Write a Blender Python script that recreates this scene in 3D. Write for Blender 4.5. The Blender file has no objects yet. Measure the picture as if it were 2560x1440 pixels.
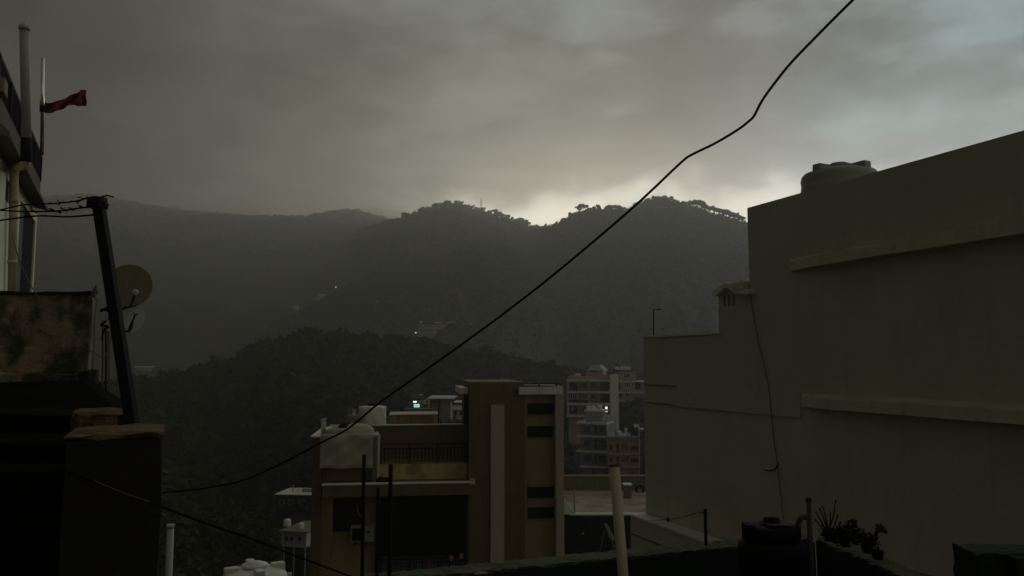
import bpy, math, random
import numpy as np
from mathutils import Vector, Matrix

random.seed(7); RNG = np.random.default_rng(7)
scene = bpy.context.scene
col = scene.collection
R = math.radians

# ------------------------------------------------------------------ camera
F_PX, W_PX, H_PX = 2000.0, 2560.0, 1440.0
PITCH = math.atan(183.0 / F_PX)
cam_d = bpy.data.cameras.new('camera'); cam = bpy.data.objects.new('camera', cam_d); col.objects.link(cam)
cam.location = (0, 0, 0); cam.rotation_euler = (R(90) + PITCH, 0, 0)
cam_d.sensor_width = 36.0; cam_d.lens = 36.0 * F_PX / W_PX
cam_d.clip_start = 0.05; cam_d.clip_end = 12000
scene.camera = cam

def ray(px, py):
    dx = (px - 1280.0) / F_PX; dy = (720.0 - py) / F_PX
    c, s = math.cos(PITCH), math.sin(PITCH)
    return Vector((dx, c - dy * s, s + dy * c))
def P(px, py, Y):
    r = ray(px, py); return r * (Y / r.y)

# ------------------------------------------------------------------ world: storm sky
SUN_AZ, SUN_EL = R(7.0), R(8.5)
world = bpy.data.worlds.new('World'); scene.world = world; world.use_nodes = True
wt = world.node_tree; wt.nodes.clear()
class NT:
    """tiny expression helper over a node tree"""
    def __init__(s, t): s.t = t
    def n(s, k, **kw):
        nd = s.t.nodes.new(k)
        for a, b in kw.items(): setattr(nd, a, b)
        return nd
    def l(s, a, b): s.t.links.new(a, b)
    def m(s, op, a, b=None, c=None, clamp=False):
        nd = s.n('ShaderNodeMath', operation=op); nd.use_clamp = clamp
        for i, v in enumerate((a, b, c)):
            if v is None: continue
            if isinstance(v, (int, float)): nd.inputs[i].default_value = v
            else: s.l(v, nd.inputs[i])
        return nd.outputs[0]
    def ss(s, x, a, b, lo=0.0, hi=1.0):
        nd = s.n('ShaderNodeMapRange', interpolation_type='SMOOTHSTEP')
        s.l(x, nd.inputs[0])
        for i, v in zip((1, 2, 3, 4), (a, b, lo, hi)): nd.inputs[i].default_value = v
        return nd.outputs[0]
    def mix(s, f, a, b, typ='MIX'):
        nd = s.n('ShaderNodeMix', data_type='RGBA', blend_type=typ)
        for i, v in ((0, f), (6, a), (7, b)):
            if isinstance(v, (int, float)): nd.inputs[i].default_value = v
            elif isinstance(v, tuple): nd.inputs[i].default_value = v if len(v) == 4 else v + (1,)
            else: s.l(v, nd.inputs[i])
        return nd.outputs[2]
N = NT(wt)
tc = N.n('ShaderNodeTexCoord'); sep = N.n('ShaderNodeSeparateXYZ'); N.l(tc.outputs['Generated'], sep.inputs[0])
AZ = N.m('MULTIPLY', N.m('ARCTAN2', sep.outputs[0], sep.outputs[1]), 57.2958)
EL = N.m('MULTIPLY', N.m('ARCSINE', sep.outputs[2]), 57.2958)
def wnoise(scale, sx, sy, sz, detail=4, rough=.5, off=0):
    mp = N.n('ShaderNodeMapping'); mp.inputs['Scale'].default_value = (sx, sy, sz); mp.inputs['Location'].default_value = (off, off * .7, off * .3)
    N.l(tc.outputs['Generated'], mp.inputs[0])
    nz = N.n('ShaderNodeTexNoise'); nz.inputs['Scale'].default_value = scale; nz.inputs['Detail'].default_value = detail; nz.inputs['Roughness'].default_value = rough
    N.l(mp.outputs[0], nz.inputs['Vector']); return nz.outputs[0]
n1 = wnoise(3.2, 1, 1, 2.3, 5, .5, 3.1)
n2 = wnoise(7.5, 1, 1, 2.0, 5, .55, 7.7)
n3 = wnoise(1.6, 1, 1, 1.8, 3, .5, 1.3)
AZw = N.m('ADD', AZ, N.m('MULTIPLY', N.m('SUBTRACT', n1, .5), 22))
ELw = N.m('ADD', EL, N.m('MULTIPLY', N.m('SUBTRACT', n2, .5), 9))
# broad brightness round the compass: storm dark to the left, paler right; unseen sides and back lifted to light the foreground
ramp = N.n('ShaderNodeValToRGB'); cr = ramp.color_ramp; cr.interpolation = 'B_SPLINE'
stops = [(-180, (.115, .112, .090)), (-110, (.088, .084, .068)), (-62, (.080, .075, .060)), (-33, (.043, .037, .028)), (-24, (.070, .062, .050)), (-13, (.180, .172, .150)),
         (-3, (.275, .315, .285)), (7, (.33, .395, .37)), (14, (.42, .44, .47)), (22, (.45, .53, .56)), (31, (.54, .76, .80)),
         (60, (.52, .60, .58)), (105, (.42, .46, .42)), (145, (.18, .18, .155)), (180, (.115, .112, .090))]
while len(cr.elements) < len(stops): cr.elements.new(0.5)
for e, (a, c) in zip(cr.elements, stops): e.position = (a + 180) / 360; e.color = c + (1,)
N.l(N.m('DIVIDE', N.m('ADD', AZw, 180), 360), ramp.inputs[0])
base = ramp.outputs[0]
tex = N.m('ADD', .29, N.m('ADD', N.m('MULTIPLY', n1, .80), N.m('MULTIPLY', n2, .62)))
AZs = N.m('ADD', AZ, N.m('MULTIPLY', N.m('SUBTRACT', n2, .5), 8)); ELs = N.m('ADD', EL, N.m('MULTIPLY', N.m('SUBTRACT', n1, .5), 7))
def ang(px, py):
    r = ray(px, py); return math.degrees(math.atan2(r.x, r.y)), math.degrees(math.atan2(r.z, math.hypot(r.x, r.y)))
def blob(px, py, sa, se, amp, warp=True):
    a, e = ang(px, py)
    u = N.m('DIVIDE', N.m('SUBTRACT', AZs, a), sa); v = N.m('DIVIDE', N.m('SUBTRACT', ELs, e), se)
    q = N.m('ADD', N.m('MULTIPLY', u, u), N.m('MULTIPLY', v, v))
    return N.m('MULTIPLY', N.m('POWER', 2.71828, N.m('MULTIPLY', q, -1)), amp)
shade = tex
c1 = wnoise(4.6, 1, 1, 2.6, 5, .55, 12.3); c2 = wnoise(2.4, 1, 1, 2.2, 4, .55, 21.7)
shade = N.m('ADD', shade, N.m('MULTIPLY', N.m('SUBTRACT', N.ss(c1, .43, .57), .5), .42))
shade = N.m('ADD', shade, N.m('MULTIPLY', N.m('SUBTRACT', N.ss(c2, .42, .58), .5), .24))
c3 = wnoise(15, 1, 1, 1.8, 5, .6, 5.9)
shade = N.m('ADD', shade, N.m('MULTIPLY', N.m('SUBTRACT', c3, .5), .60))
for b in ((1850, 70, 6.5, 4.0, .06), (1450, 155, 2.6, 1.1, -.42), (1490, 50, 3.0, 3.8, .42), (1690, 60, 2.6, 3.0, -.16), (2400, 60, 5, 3, .10), (2300, 330, 7, 1.6, .08), (1100, 250, 8, 5, .10), (1330, 440, 6, 1.4, -.12),
          (2150, 170, 5, 2, -.10), (1900, 370, 6, 2, .10), (700, 260, 7, 3, -.10), (1350, 330, 10, 2.2, .08)):
    shade = N.m('ADD', shade, blob(*b))
# haze compensation: the low sky is seen through more of the dusty air
low = N.ss(EL, 10.0, 22.0, .92, 1.0)
shade = N.m('MULTIPLY', shade, low)
mul = N.n('ShaderNodeVectorMath', operation='SCALE'); N.l(base, mul.inputs[0]); N.l(shade, mul.inputs['Scale'])
# clear, bright gap under the cloud deck behind the right-hand hills
n4 = wnoise(11, 1, 1, 1.6, 4, .5, 4.4)
ELg = N.m('ADD', EL, N.m('ADD', N.m('MULTIPLY', N.m('SUBTRACT', n4, .5), 5), N.m('MULTIPLY', N.m('SUBTRACT', n1, .5), 3)))
edge = N.m('ADD', N.m('MULTIPLY', N.ss(ELg, 10.6, 13.2, 1.0, 0.0), .8), N.m('MULTIPLY', N.ss(EL, 10.0, 18.0, 1.0, 0.0), .25))
side = N.m('MULTIPLY', N.ss(AZw, -9.5, .5), N.ss(AZ, 24.0, 75.0, 1.0, .35))
gap = N.m('MULTIPLY', N.m('MULTIPLY', edge, side), N.ss(EL, -2.0, 5.0))
glow = N.n('ShaderNodeVectorMath', operation='SCALE'); glow.inputs[0].default_value = (1.0, .96, .80); N.l(N.m('MULTIPLY', gap, 2.7), glow.inputs['Scale'])
add = N.n('ShaderNodeVectorMath', operation='ADD'); N.l(mul.outputs[0], add.inputs[0]); N.l(glow.outputs[0], add.inputs[1])
sky = N.n('ShaderNodeTexSky', sky_type='NISHITA'); sky.sun_disc = False; sky.sun_elevation = SUN_EL; sky.sun_rotation = SUN_AZ; sky.dust_density = 5
bg1 = N.n('ShaderNodeBackground'); N.l(sky.outputs[0], bg1.inputs[0]); bg1.inputs[1].default_value = .05
bg2 = N.n('ShaderNodeBackground'); N.l(add.outputs[0], bg2.inputs[0]); bg2.inputs[1].default_value = .50
mx = N.n('ShaderNodeMixShader'); mx.inputs[0].default_value = .95; N.l(bg1.outputs[0], mx.inputs[1]); N.l(bg2.outputs[0], mx.inputs[2])
wo = N.n('ShaderNodeOutputWorld'); N.l(mx.outputs[0], wo.inputs[0])

sun_d = bpy.data.lights.new('sun', 'SUN'); sun = bpy.data.objects.new('sun', sun_d); col.objects.link(sun)
sun_d.energy = 0.5; sun_d.angle = R(24); sun_d.color = (1, .97, .89)
sd = Vector((math.sin(SUN_AZ) * math.cos(SUN_EL), math.cos(SUN_AZ) * math.cos(SUN_EL), math.sin(SUN_EL)))
sun.rotation_euler = sd.to_track_quat('Z', 'Y').to_euler()

scene.view_settings.view_transform = 'Standard'; scene.view_settings.look = 'None'
scene.view_settings.exposure = 0.0; scene.view_settings.gamma = 1.0; scene.view_settings.use_curve_mapping = False
scene.cycles.use_denoising = True
scene.cycles.max_bounces = 5; scene.cycles.volume_bounces = 1; scene.cycles.caustics_reflective = False; scene.cycles.caustics_refractive = False
HAZE = 0.00055

# ------------------------------------------------------------------ materials
MATS = {}
def mat(name, c, rough=.85, var=.25, scale=1.2, fine=18, bump=.25, stain=None, stain_amt=0, metal=0, streak=0, st=(.46, .62), emit=None, emit_s=0, spec=.3, bdist=.01):
    if name in MATS: return MATS[name]
    m = bpy.data.materials.new(name); m.use_nodes = True; t = m.node_tree; t.nodes.clear(); q = NT(t)
    out = q.n('ShaderNodeOutputMaterial'); b = q.n('ShaderNodeBsdfPrincipled'); q.l(b.outputs[0], out.inputs[0])
    b.inputs['Roughness'].default_value = rough; b.inputs['Metallic'].default_value = metal
    b.inputs['Specular IOR Level'].default_value = spec
    g = q.n('ShaderNodeNewGeometry')
    def nz(sc, det=4, ro=.6, vs=(1, 1, 1)):
        mp = q.n('ShaderNodeMapping'); mp.inputs['Scale'].default_value = vs; q.l(g.outputs['Position'], mp.inputs[0])
        n = q.n('ShaderNodeTexNoise'); n.inputs['Scale'].default_value = sc; n.inputs['Detail'].default_value = det; n.inputs['Roughness'].default_value = ro
        q.l(mp.outputs[0], n.inputs['Vector']); return n.outputs[0]
    a = nz(scale, 5, .6); f = nz(fine, 3, .6)
    k = q.m('ADD', 1 - var, q.m('ADD', q.m('MULTIPLY', a, var * 1.4), q.m('MULTIPLY', f, var * .6)))
    v = q.n('ShaderNodeVectorMath', operation='SCALE'); v.inputs[0].default_value = c; q.l(k, v.inputs['Scale'])
    cc = v.outputs[0]
    if stain:
        s = nz(scale * .9, 6, .65, (1, 1, .8)); sf = q.m('MULTIPLY', q.ss(s, st[0], st[1]), stain_amt)
        cc = q.mix(sf, cc, stain)
    if streak:
        s = nz(2.2, 4, .6, (1.6, 1.6, .12)); cc = q.mix(q.m('MULTIPLY', q.ss(s, .5, .72), streak), cc, tuple(x * .45 for x in c))
    q.l(cc, b.inputs['Base Color'])
    if bump:
        bp = q.n('ShaderNodeBump'); bp.inputs['Strength'].default_value = bump; bp.inputs['Distance'].default_value = bdist
        q.l(q.m('ADD', f, q.m('MULTIPLY', a, 1.5)), bp.inputs['Height']); q.l(bp.outputs[0], b.inputs['Normal'])
    if emit:
        b.inputs['Emission Color'].default_value = emit + (1,); b.inputs['Emission Strength'].default_value = emit_s
    MATS[name] = m; return m
M_wallr = mat('grey_olive_plaster', (.52, .50, .385), var=.28, scale=.45, fine=9, bump=.3, stain=(.46, .38, .29), stain_amt=.5, streak=.14, bdist=.02)
M_cream = mat('cream_plaster', (.80, .74, .56), var=.15, streak=.25)
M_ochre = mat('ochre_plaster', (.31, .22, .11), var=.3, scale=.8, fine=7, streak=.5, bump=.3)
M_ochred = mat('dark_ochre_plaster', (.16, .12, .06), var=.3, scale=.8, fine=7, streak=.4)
M_ochrel = mat('pale_ochre_plaster', (.64, .47, .22), var=.25, streak=.5, stain=(.13, .07, .03), stain_amt=.5, scale=1.3)
M_stone = mat('pale_mauve_plaster', (.46, .375, .29), var=.18, streak=.3)
M_olive = mat('olive_plaster', (.20, .17, .10), var=.3, streak=.4)
M_dark = mat('dark_interior', (.03, .03, .028), var=.1, bump=0, spec=0)
M_iron = mat('black_iron', (.014, .014, .014), rough=.75, var=.2, bump=.1, spec=.15)
M_white = mat('white_paint', (.72, .71, .66), var=.12, streak=.2)
M_tankw = mat('white_plastic', (.74, .70, .60), rough=.5, var=.15, scale=3, bump=.1)
M_tankb = mat('black_plastic', (.010, .010, .010), rough=.75, var=.3, scale=4, bump=.1, spec=.06)
M_tankg = mat('grey_plastic', (.32, .31, .27), rough=.55, var=.15, bump=.1)
M_cloth = mat('pale_tarpaulin', (.42, .365, .28), var=.3, scale=1.6, fine=5, bump=.25, bdist=.03, streak=.3)
M_cover = mat('cream_tarpaulin', (.52, .47, .36), var=.3, scale=2.5, fine=6, bump=.3, bdist=.04)
M_moss = mat('mossy_plaster', (.30, .215, .145), var=.5, scale=2.2, fine=12, bump=1, stain=(.05, .055, .026), stain_amt=.96, bdist=.05, st=(.42, .56))
M_black = mat('black_concrete', (.03, .028, .024), var=.5, scale=2.5, fine=14, bump=.7, bdist=.02, spec=.05)  # near-black base colour, mainly on the foreground concrete
M_brown = mat('lit_brown_concrete', (.16, .092, .033), var=.7, scale=5, fine=26, bump=1, stain=(.03, .02, .01), stain_amt=.8, bdist=.02)  # lighter brown, so block tops look lit beside their black sides
M_green = mat('dark_green_paint', (.012, .026, .017), var=.5, scale=2, fine=12, bump=.4, stain=(.012, .012, .008), stain_amt=.6)
M_mosst = mat('moss_topped_concrete', (.075, .08, .028), var=.6, scale=4, fine=24, bump=1.2, stain=(.018, .026, .008), stain_amt=.8, bdist=.02)
M_slabd = mat('weathered_slab', (.125, .11, .08), var=.35, scale=2, bump=.4, streak=.4)
M_nblack = mat('near_black', (.009, .008, .007), var=.4, scale=3, bump=.5, spec=.02)  # darker than the black concrete, holds upward faces near black
M_pipec = mat('cream_pvc', (.46, .365, .235), rough=.55, var=.25, scale=3, bump=.15, streak=.3)
M_pipeg = mat('grey_pvc', (.45, .44, .41), rough=.55, var=.2, bump=.1)
M_pipew = mat('white_pvc', (.45, .46, .40), rough=.5, var=.15, bump=.1)
M_dish = mat('dish_beige', (.50, .43, .29), rough=.55, var=.25, scale=3, bump=.1)
M_dishg = mat('dish_grey', (.14, .145, .135), rough=.55, var=.2, bump=.1)
M_red = mat('red_cloth', (.28, .04, .028), var=.3, scale=6, bump=.4)
M_chrome = mat('pale_steel', (.85, .82, .79), rough=.22, var=.1, bump=0, metal=1)
M_rust = mat('rusted_cable', (.13, .07, .03), var=.4, bump=.2)
M_cable = mat('black_cable', (.008, .008, .008), spec=.06, rough=.8, var=.2, bump=0)
M_cableg = mat('grey_cable', (.13, .12, .085), var=.2, bump=0)
M_glass = mat('dark_glass', (.02, .028, .03), rough=.12, var=.1, bump=0, spec=.5)
M_tin = mat('grey_tin', (.30, .31, .30), rough=.5, var=.3, bump=.2)
M_conc = mat('grey_concrete', (.30, .285, .26), var=.35, scale=.9, streak=.5)
M_blueg = mat('blue_grey_plaster', (.24, .29, .30), var=.25, scale=.5, streak=.4)
M_pink = mat('salmon_plaster', (.42, .25, .17), var=.25, scale=.5, streak=.4)
M_tan = mat('tan_plaster', (.42, .32, .24), var=.25, scale=.5, streak=.3)
M_side = mat('pale_side_plaster', (.40, .35, .28), var=.25, scale=.4, streak=.5)
M_wledge = mat('pale_ledge_plaster', (.60, .58, .42), var=.3, scale=1.5, streak=.3)
M_pale = mat('pale_beige_plaster', (.60, .53, .43), var=.2, scale=.4, streak=.4)
M_slab = mat('pale_slab_edge', (.74, .69, .58), var=.25, streak=.3)
M_dirt = mat('red_brown_earth', (.24, .15, .095), var=.5, scale=1.5, fine=6, bump=1, bdist=.2)
M_roofe = mat('weathered_roof_earth', (.40, .27, .185), var=.45, scale=.8, fine=4, bump=.8, stain=(.14, .09, .06), stain_amt=.6, bdist=.06)
M_bark = mat('bark', (.05, .038, .025), var=.3, bump=.5)
M_leaf = mat('dark_foliage', (.040, .046, .018), var=.75, scale=.09, fine=.6, bump=0, spec=.15)
M_leafn = mat('hill_foliage', (.042, .050, .014), var=1.0, scale=.09, fine=.3, bump=0, spec=.15, stain=(.048, .030, .012), stain_amt=.5)
M_ground = mat('forest_floor', (.03, .028, .012), var=.7, scale=.03, fine=.4, bump=0, stain=(.06, .043, .02), stain_amt=.6)
M_lampw = mat('lit_lamp', (.8, .8, .75), bump=0, emit=(1, .97, .88), emit_s=1.6)
M_glowb = mat('glowing_blue', (.2, .4, .45), bump=0, emit=(.42, .80, .88), emit_s=.75)
M_lampd = mat('dim_lamp', (.8, .8, .75), bump=0, emit=(1, .9, .6), emit_s=.6)
M_terra = mat('terracotta', (.20, .13, .07), var=.4, bump=.4)

# ------------------------------------------------------------------ mesh helpers
class MB:
    def __init__(s): s.v = []; s.f = []; s.sm = []
    def add(s, vs, fs, smooth=False):
        o = len(s.v); s.v += [tuple(v) for v in vs]
        for f in fs: s.f.append(tuple(i + o for i in f)); s.sm.append(smooth)
        return s
    def hexa(s, c):  # 8 corners: bottom loop 4, top loop 4
        return s.add(c, [(3, 2, 1, 0), (4, 5, 6, 7), (0, 1, 5, 4), (1, 2, 6, 5), (2, 3, 7, 6), (3, 0, 4, 7)])
    def box(s, x0, x1, y0, y1, z0, z1):
        return s.hexa([(x0, y0, z0), (x1, y0, z0), (x1, y1, z0), (x0, y1, z0), (x0, y0, z1), (x1, y0, z1), (x1, y1, z1), (x0, y1, z1)])
    def tube(s, pts, r, n=8, cap=True):
        pts = [Vector(p) for p in pts]; rr = r if isinstance(r, (list, tuple)) else [r] * len(pts)
        o = len(s.v); prev = None
        for i, p in enumerate(pts):
            d = (pts[min(i + 1, len(pts) - 1)] - pts[max(i - 1, 0)]).normalized()
            if prev is None:
                a = d.cross(Vector((0, 0, 1)));
                if a.length < .1: a = d.cross(Vector((0, 1, 0)))
                a.normalize()
            else: a = (prev - d * prev.dot(d)).normalized()
            prev = a; b = d.cross(a)
            for k in range(n):
                t = 2 * math.pi * k / n; s.v.append(tuple(p + (a * math.cos(t) + b * math.sin(t)) * rr[i]))
        for i in range(len(pts) - 1):
            for k in range(n):
                k2 = (k + 1) % n; s.f.append((o + i * n + k, o + i * n + k2, o + (i + 1) * n + k2, o + (i + 1) * n + k)); s.sm.append(True)
        if cap:
            s.f.append(tuple(o + k for k in reversed(range(n)))); s.sm.append(False)
            s.f.append(tuple(o + (len(pts) - 1) * n + k for k in range(n))); s.sm.append(False)
        return s
    def lathe(s, c, prof, n=28, axis=None, rip=None):
        """prof: [(r, h)...]; rip(theta, h) -> radius factor"""
        o = len(s.v); c = Vector(c)
        q = Vector((0, 0, 1)).rotation_difference(Vector(axis).normalized()) if axis is not None else None
        for (r, h) in prof:
            for k in range(n):
                t = 2 * math.pi * k / n; rr = r * (rip(t, h) if rip else 1)
                v = Vector((rr * math.cos(t), rr * math.sin(t), h))
                if q: v = q @ v
                s.v.append(tuple(c + v))
        for i in range(len(prof) - 1):
            for k in range(n):
                k2 = (k + 1) % n; s.f.append((o + i * n + k, o + i * n + k2, o + (i + 1) * n + k2, o + (i + 1) * n + k)); s.sm.append(True)
        s.f.append(tuple(o + k for k in reversed(range(n)))); s.sm.append(False)
        s.f.append(tuple(o + (len(prof) - 1) * n + k for k in range(n))); s.sm.append(False)
        return s

def tag(o, label=None, cat=None, group=None, kind=None):
    if label: o['label'] = label
    if cat: o['category'] = cat
    if group: o['group'] = group
    if kind: o['kind'] = kind
    return o
def wloc(o):
    v = Vector((0, 0, 0))
    while o is not None: v += o.location; o = o.parent
    return v
def obj(name, mb, m, parent=None, bevel=0, loc=None):
    """link the collected shapes as ONE mesh object; coordinates are given in the world"""
    if parent is not None: off = wloc(parent)
    elif loc is not None: off = Vector(loc)
    else:
        a = np.array(mb.v); off = Vector(((a[:, 0].min() + a[:, 0].max()) / 2, (a[:, 1].min() + a[:, 1].max()) / 2, a[:, 2].min()))
    me = bpy.data.meshes.new(name); me.from_pydata([(v[0] - off.x, v[1] - off.y, v[2] - off.z) for v in mb.v], [], mb.f)
    me.polygons.foreach_set('use_smooth', mb.sm); me.materials.append(m); me.update()
    o = bpy.data.objects.new(name, me); col.objects.link(o)
    if parent is not None: o.parent = parent
    else: o.location = off
    if bevel:
        b = o.modifiers.new('bevel', 'BEVEL'); b.width = bevel; b.segments = 2; b.limit_method = 'ANGLE'
    return o
def thing(name, label, cat, loc, group=None):
    o = bpy.data.objects.new(name, None); col.objects.link(o); o.location = loc; o.empty_display_size = .2
    return tag(o, label, cat, group)
def struct(name, mb, m, parent=None, bevel=0):
    o = obj(name, mb, m, parent, bevel)
    if parent is None: o['kind'] = 'structure'
    return o
def dup(root, loc, rotz=0, sc=1, label=None, group=None):
    r = root.copy(); col.objects.link(r); r.location = loc; r.rotation_euler = (0, 0, rotz); r.scale = (sc, sc, sc)
    if label: r['label'] = label
    if group: r['group'] = group
    for ch in list(root.children):
        c = ch.copy(); col.objects.link(c); c.parent = r
        for g in ch.children:
            d = g.copy(); col.objects.link(d); d.parent = c
    return r

class Fr:
    """a vertical plane in the place: u along it, v behind it, z up"""
    def __init__(s, px, Y, deg):
        p = P(px, 903, Y); s.o = Vector((p.x, p.y)); a = R(deg)
        s.u = Vector((math.cos(a), math.sin(a))); s.w = Vector((-math.sin(a), math.cos(a)))
    def uz(s, px, py, v=0):
        r = ray(px, py); r2 = Vector((r.x, r.y)); k = (v + s.o.dot(s.w)) / r2.dot(s.w)
        return (r2 * k - s.o).dot(s.u), r.z * k
    def pt(s, u, v, z): p = s.o + s.u * u + s.w * v; return Vector((p.x, p.y, z))
    def at(s, px, py, v=0): u, z = s.uz(px, py, v); return s.pt(u, v, z)
    def box(s, mb, u0, u1, v0, v1, z0, z1):
        c = [s.pt(u0, v0, z0), s.pt(u1, v0, z0), s.pt(u1, v1, z0), s.pt(u0, v1, z0), s.pt(u0, v0, z1), s.pt(u1, v0, z1), s.pt(u1, v1, z1), s.pt(u0, v1, z1)]
        return mb.hexa(c)
    def pb(s, mb, x0, x1, y0, y1, v0, v1, zb=None):
        """box whose front face (plane v0) spans the given extent"""
        ym = (y0 + y1) / 2; u0 = s.uz(x0, ym, v0)[0]; u1 = s.uz(x1, ym, v0)[0]; xm = (x0 + x1) / 2
        z1 = s.uz(xm, y0, v0)[1]; z0 = s.uz(xm, y1, v0)[1] if zb is None else zb
        return s.box(mb, u0, u1, v0, v1, z0, z1)
    def hole(s, mb, X0, X1, Z0, Z1, holes, v0, v1):
        """wall slab (u, z extents) with rectangular openings left open"""
        us = sorted({X0, X1, *[h[0] for h in holes], *[h[1] for h in holes]}); zs = sorted({Z0, Z1, *[h[2] for h in holes], *[h[3] for h in holes]})
        for i in range(len(us) - 1):
            run = None
            for j in range(len(zs) - 1):
                cu, cz = (us[i] + us[i + 1]) / 2, (zs[j] + zs[j + 1]) / 2
                op = any(h[0] < cu < h[1] and h[2] < cz < h[3] for h in holes)
                if not op: run = (run[0] if run else zs[j], zs[j + 1])
                if (op or j == len(zs) - 2) and run:
                    s.box(mb, us[i], us[i + 1], v0, v1, run[0], run[1]); run = None
        return mb
# ------------------------------------------------------------------ terrain
def lattice(seed, n=256):
    return np.random.default_rng(seed).random((n, n))
_L = [lattice(s) for s in range(8)]
def vnoise(x, y, k=0):
    L = _L[k % 8]; n = L.shape[0]
    xi = np.floor(x).astype(int); yi = np.floor(y).astype(int); fx = x - xi; fy = y - yi
    fx = fx * fx * (3 - 2 * fx); fy = fy * fy * (3 - 2 * fy)
    a = L[xi % n, yi % n]; b = L[(xi + 1) % n, yi % n]; c = L[xi % n, (yi + 1) % n]; d = L[(xi + 1) % n, (yi + 1) % n]
    return (a * (1 - fx) + b * fx) * (1 - fy) + (c * (1 - fx) + d * fx) * fy - .5
def fbm(x, y, s, o=4, k=0):
    t = 0
    for i in range(o): t = t + vnoise(x / s * 2 ** i + 17.3 * i, y / s * 2 ** i + 5.1 * i, k + i) * .5 ** i
    return t
def prof(pts):
    px = np.array([p[0] for p in pts], float); el = np.array([ray(p[0], p[1]).z / ray(p[0], p[1]).y for p in pts])
    return px, el
RIDGES = [  # forward distance, crest (image column, row), front slope, back slope, roughness
    (1650, prof([(-1500, 520), (-300, 500), (110, 490), (200, 487), (290, 498), (350, 510), (480, 527), (640, 538), (750, 537), (800, 530), (860, 520), (900, 527), (975, 549), (1060, 590), (1200, 640), (1500, 620), (2400, 560), (4200, 600)]), .34, .4, 20),
    (1250, prof([(-1500, 800), (600, 700), (820, 610), (900, 572), (975, 549), (1020, 537), (1060, 523), (1100, 510), (1135, 507), (1180, 518), (1230, 530), (1290, 548), (1330, 562), (1370, 564), (1450, 580), (1700, 600), (4200, 620)]), .36, .4, 14),
    (950, prof([(-1500, 900), (900, 870), (1100, 800), (1150, 735), (1200, 680), (1270, 625), (1320, 585), (1350, 567), (1375, 562), (1410, 548), (1455, 524), (1500, 518), (1545, 520), (1575, 523), (1600, 508), (1630, 494), (1665, 491), (1690, 497), (1730, 510), (1790, 528), (1868, 551), (2000, 560), (2300, 590), (4200, 620)]), .38, .4, 12),
    (800, prof([(-1500, 960), (400, 940), (560, 885), (640, 832), (700, 797), (760, 765), (830, 727), (900, 692), (1000, 652), (1100, 622), (1180, 602), (1250, 605), (1330, 640), (1420, 720), (1600, 800), (2500, 850), (4200, 850)]), .29, .4, 8),
]
E_CREST = prof([(-1500, 985), (100, 985), (260, 975), (340, 965), (430, 950), (560, 922), (600, 905), (640, 888), (700, 862), (750, 848), (800, 845), (860, 855), (1000, 862), (1100, 876), (1200, 893), (1400, 930), (1700, 965), (2600, 980), (4200, 990)])
def px_of(x, y):
    az = np.clip(np.arctan2(x, y), -1.0, 1.0)
    return 1280 + 2000 * np.tan(az) * 1.004, az
def Hgt(x, y):
    x = np.asarray(x, float); y = np.asarray(y, float)
    px, az = px_of(x, y); r = np.hypot(x, y); Y = r * np.cos(az)
    base = np.interp(Y, [0, 50, 90, 140, 400, 700], [-19, -19, -27, -28, -32, -30]) + fbm(x, y, 60, 3, 2) * 3 * np.clip((Y - 60) / 60, 0, 1)
    z = base
    # near wooded hill
    el = np.interp(px, *E_CREST); D = 300.0; zc = el * D - 2.5
    sf = np.interp(px, [300, 1350, 1480], [.17, .16, .115])
    e = zc - np.where(Y < D, sf * (D - Y) * np.clip(1.25 - .25 * (D - Y) / 205, .8, 1.3), .22 * (Y - D)) + fbm(x, y, 45, 4, 1) * 5 * np.clip((D - Y) / 60, 0.12, 1)
    z = np.maximum(z, e)
    for i, (D, pr, s1, s2, am) in enumerate(RIDGES):
        D2 = D * (1 + .05 * np.sin(px / 260.0 + i))
        zc = np.interp(px, *pr) * D2 - 5.0
        d = D2 - Y
        gul = fbm(x + .6 * y, y - .3 * x, 240, 3, i) * am * 2.6 + fbm(x, y, 80, 4, i + 3) * am * 1.2
        k = zc - np.where(d > 0, s1 * d * (1 - .18 * np.exp(-d / 150)), -s2 * d) + gul * np.clip(np.abs(d) / 180, 0, 1) 
        z = np.maximum(z, k)
    back = np.clip((np.abs(np.arctan2(x, y)) - 1.2) / .8, 0, 1)
    return z * (1 - back) + (-19 + 0.0 * z) * back
az_l = np.concatenate([np.linspace(-math.pi, -.75, 40, endpoint=False), np.linspace(-.75, .75, 520), np.linspace(.75, math.pi, 41)[1:]])
rr_l = np.concatenate([[0.5, 10, 20, 30, 40], np.geomspace(50, 1750, 300)])
AZg, RRg = np.meshgrid(az_l, rr_l); Xg = RRg * np.sin(AZg); Yg = RRg * np.cos(AZg); Zg = Hgt(Xg, Yg)
nr, na = Xg.shape
def np_mesh(name, verts, faces, m, smooth=False):
    """verts (n,3), faces (m,k) arrays"""
    me = bpy.data.meshes.new(name); nf, k = faces.shape
    me.vertices.add(len(verts)); me.vertices.foreach_set('co', verts.astype(np.float32).ravel())
    me.loops.add(nf * k); me.loops.foreach_set('vertex_index', faces.astype(np.int32).ravel())
    me.polygons.add(nf); me.polygons.foreach_set('loop_start', np.arange(0, nf * k, k, dtype=np.int32)); me.polygons.foreach_set('loop_total', np.full(nf, k, np.int32))
    me.polygons.foreach_set('use_smooth', np.full(nf, smooth)); me.materials.append(m); me.update(calc_edges=True); me.validate()
    return me
idx = np.arange(nr * na).reshape(nr, na)
fa = np.stack([idx[:-1, :-1], idx[:-1, 1:], idx[1:, 1:], idx[1:, :-1]], -1).reshape(-1, 4)[:, ::-1]
me = np_mesh('ground', np.stack([Xg, Yg, Zg], -1).reshape(-1, 3), fa, M_ground, True)
ground = bpy.data.objects.new('ground', me); col.objects.link(ground); tag(ground, kind='structure')

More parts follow.
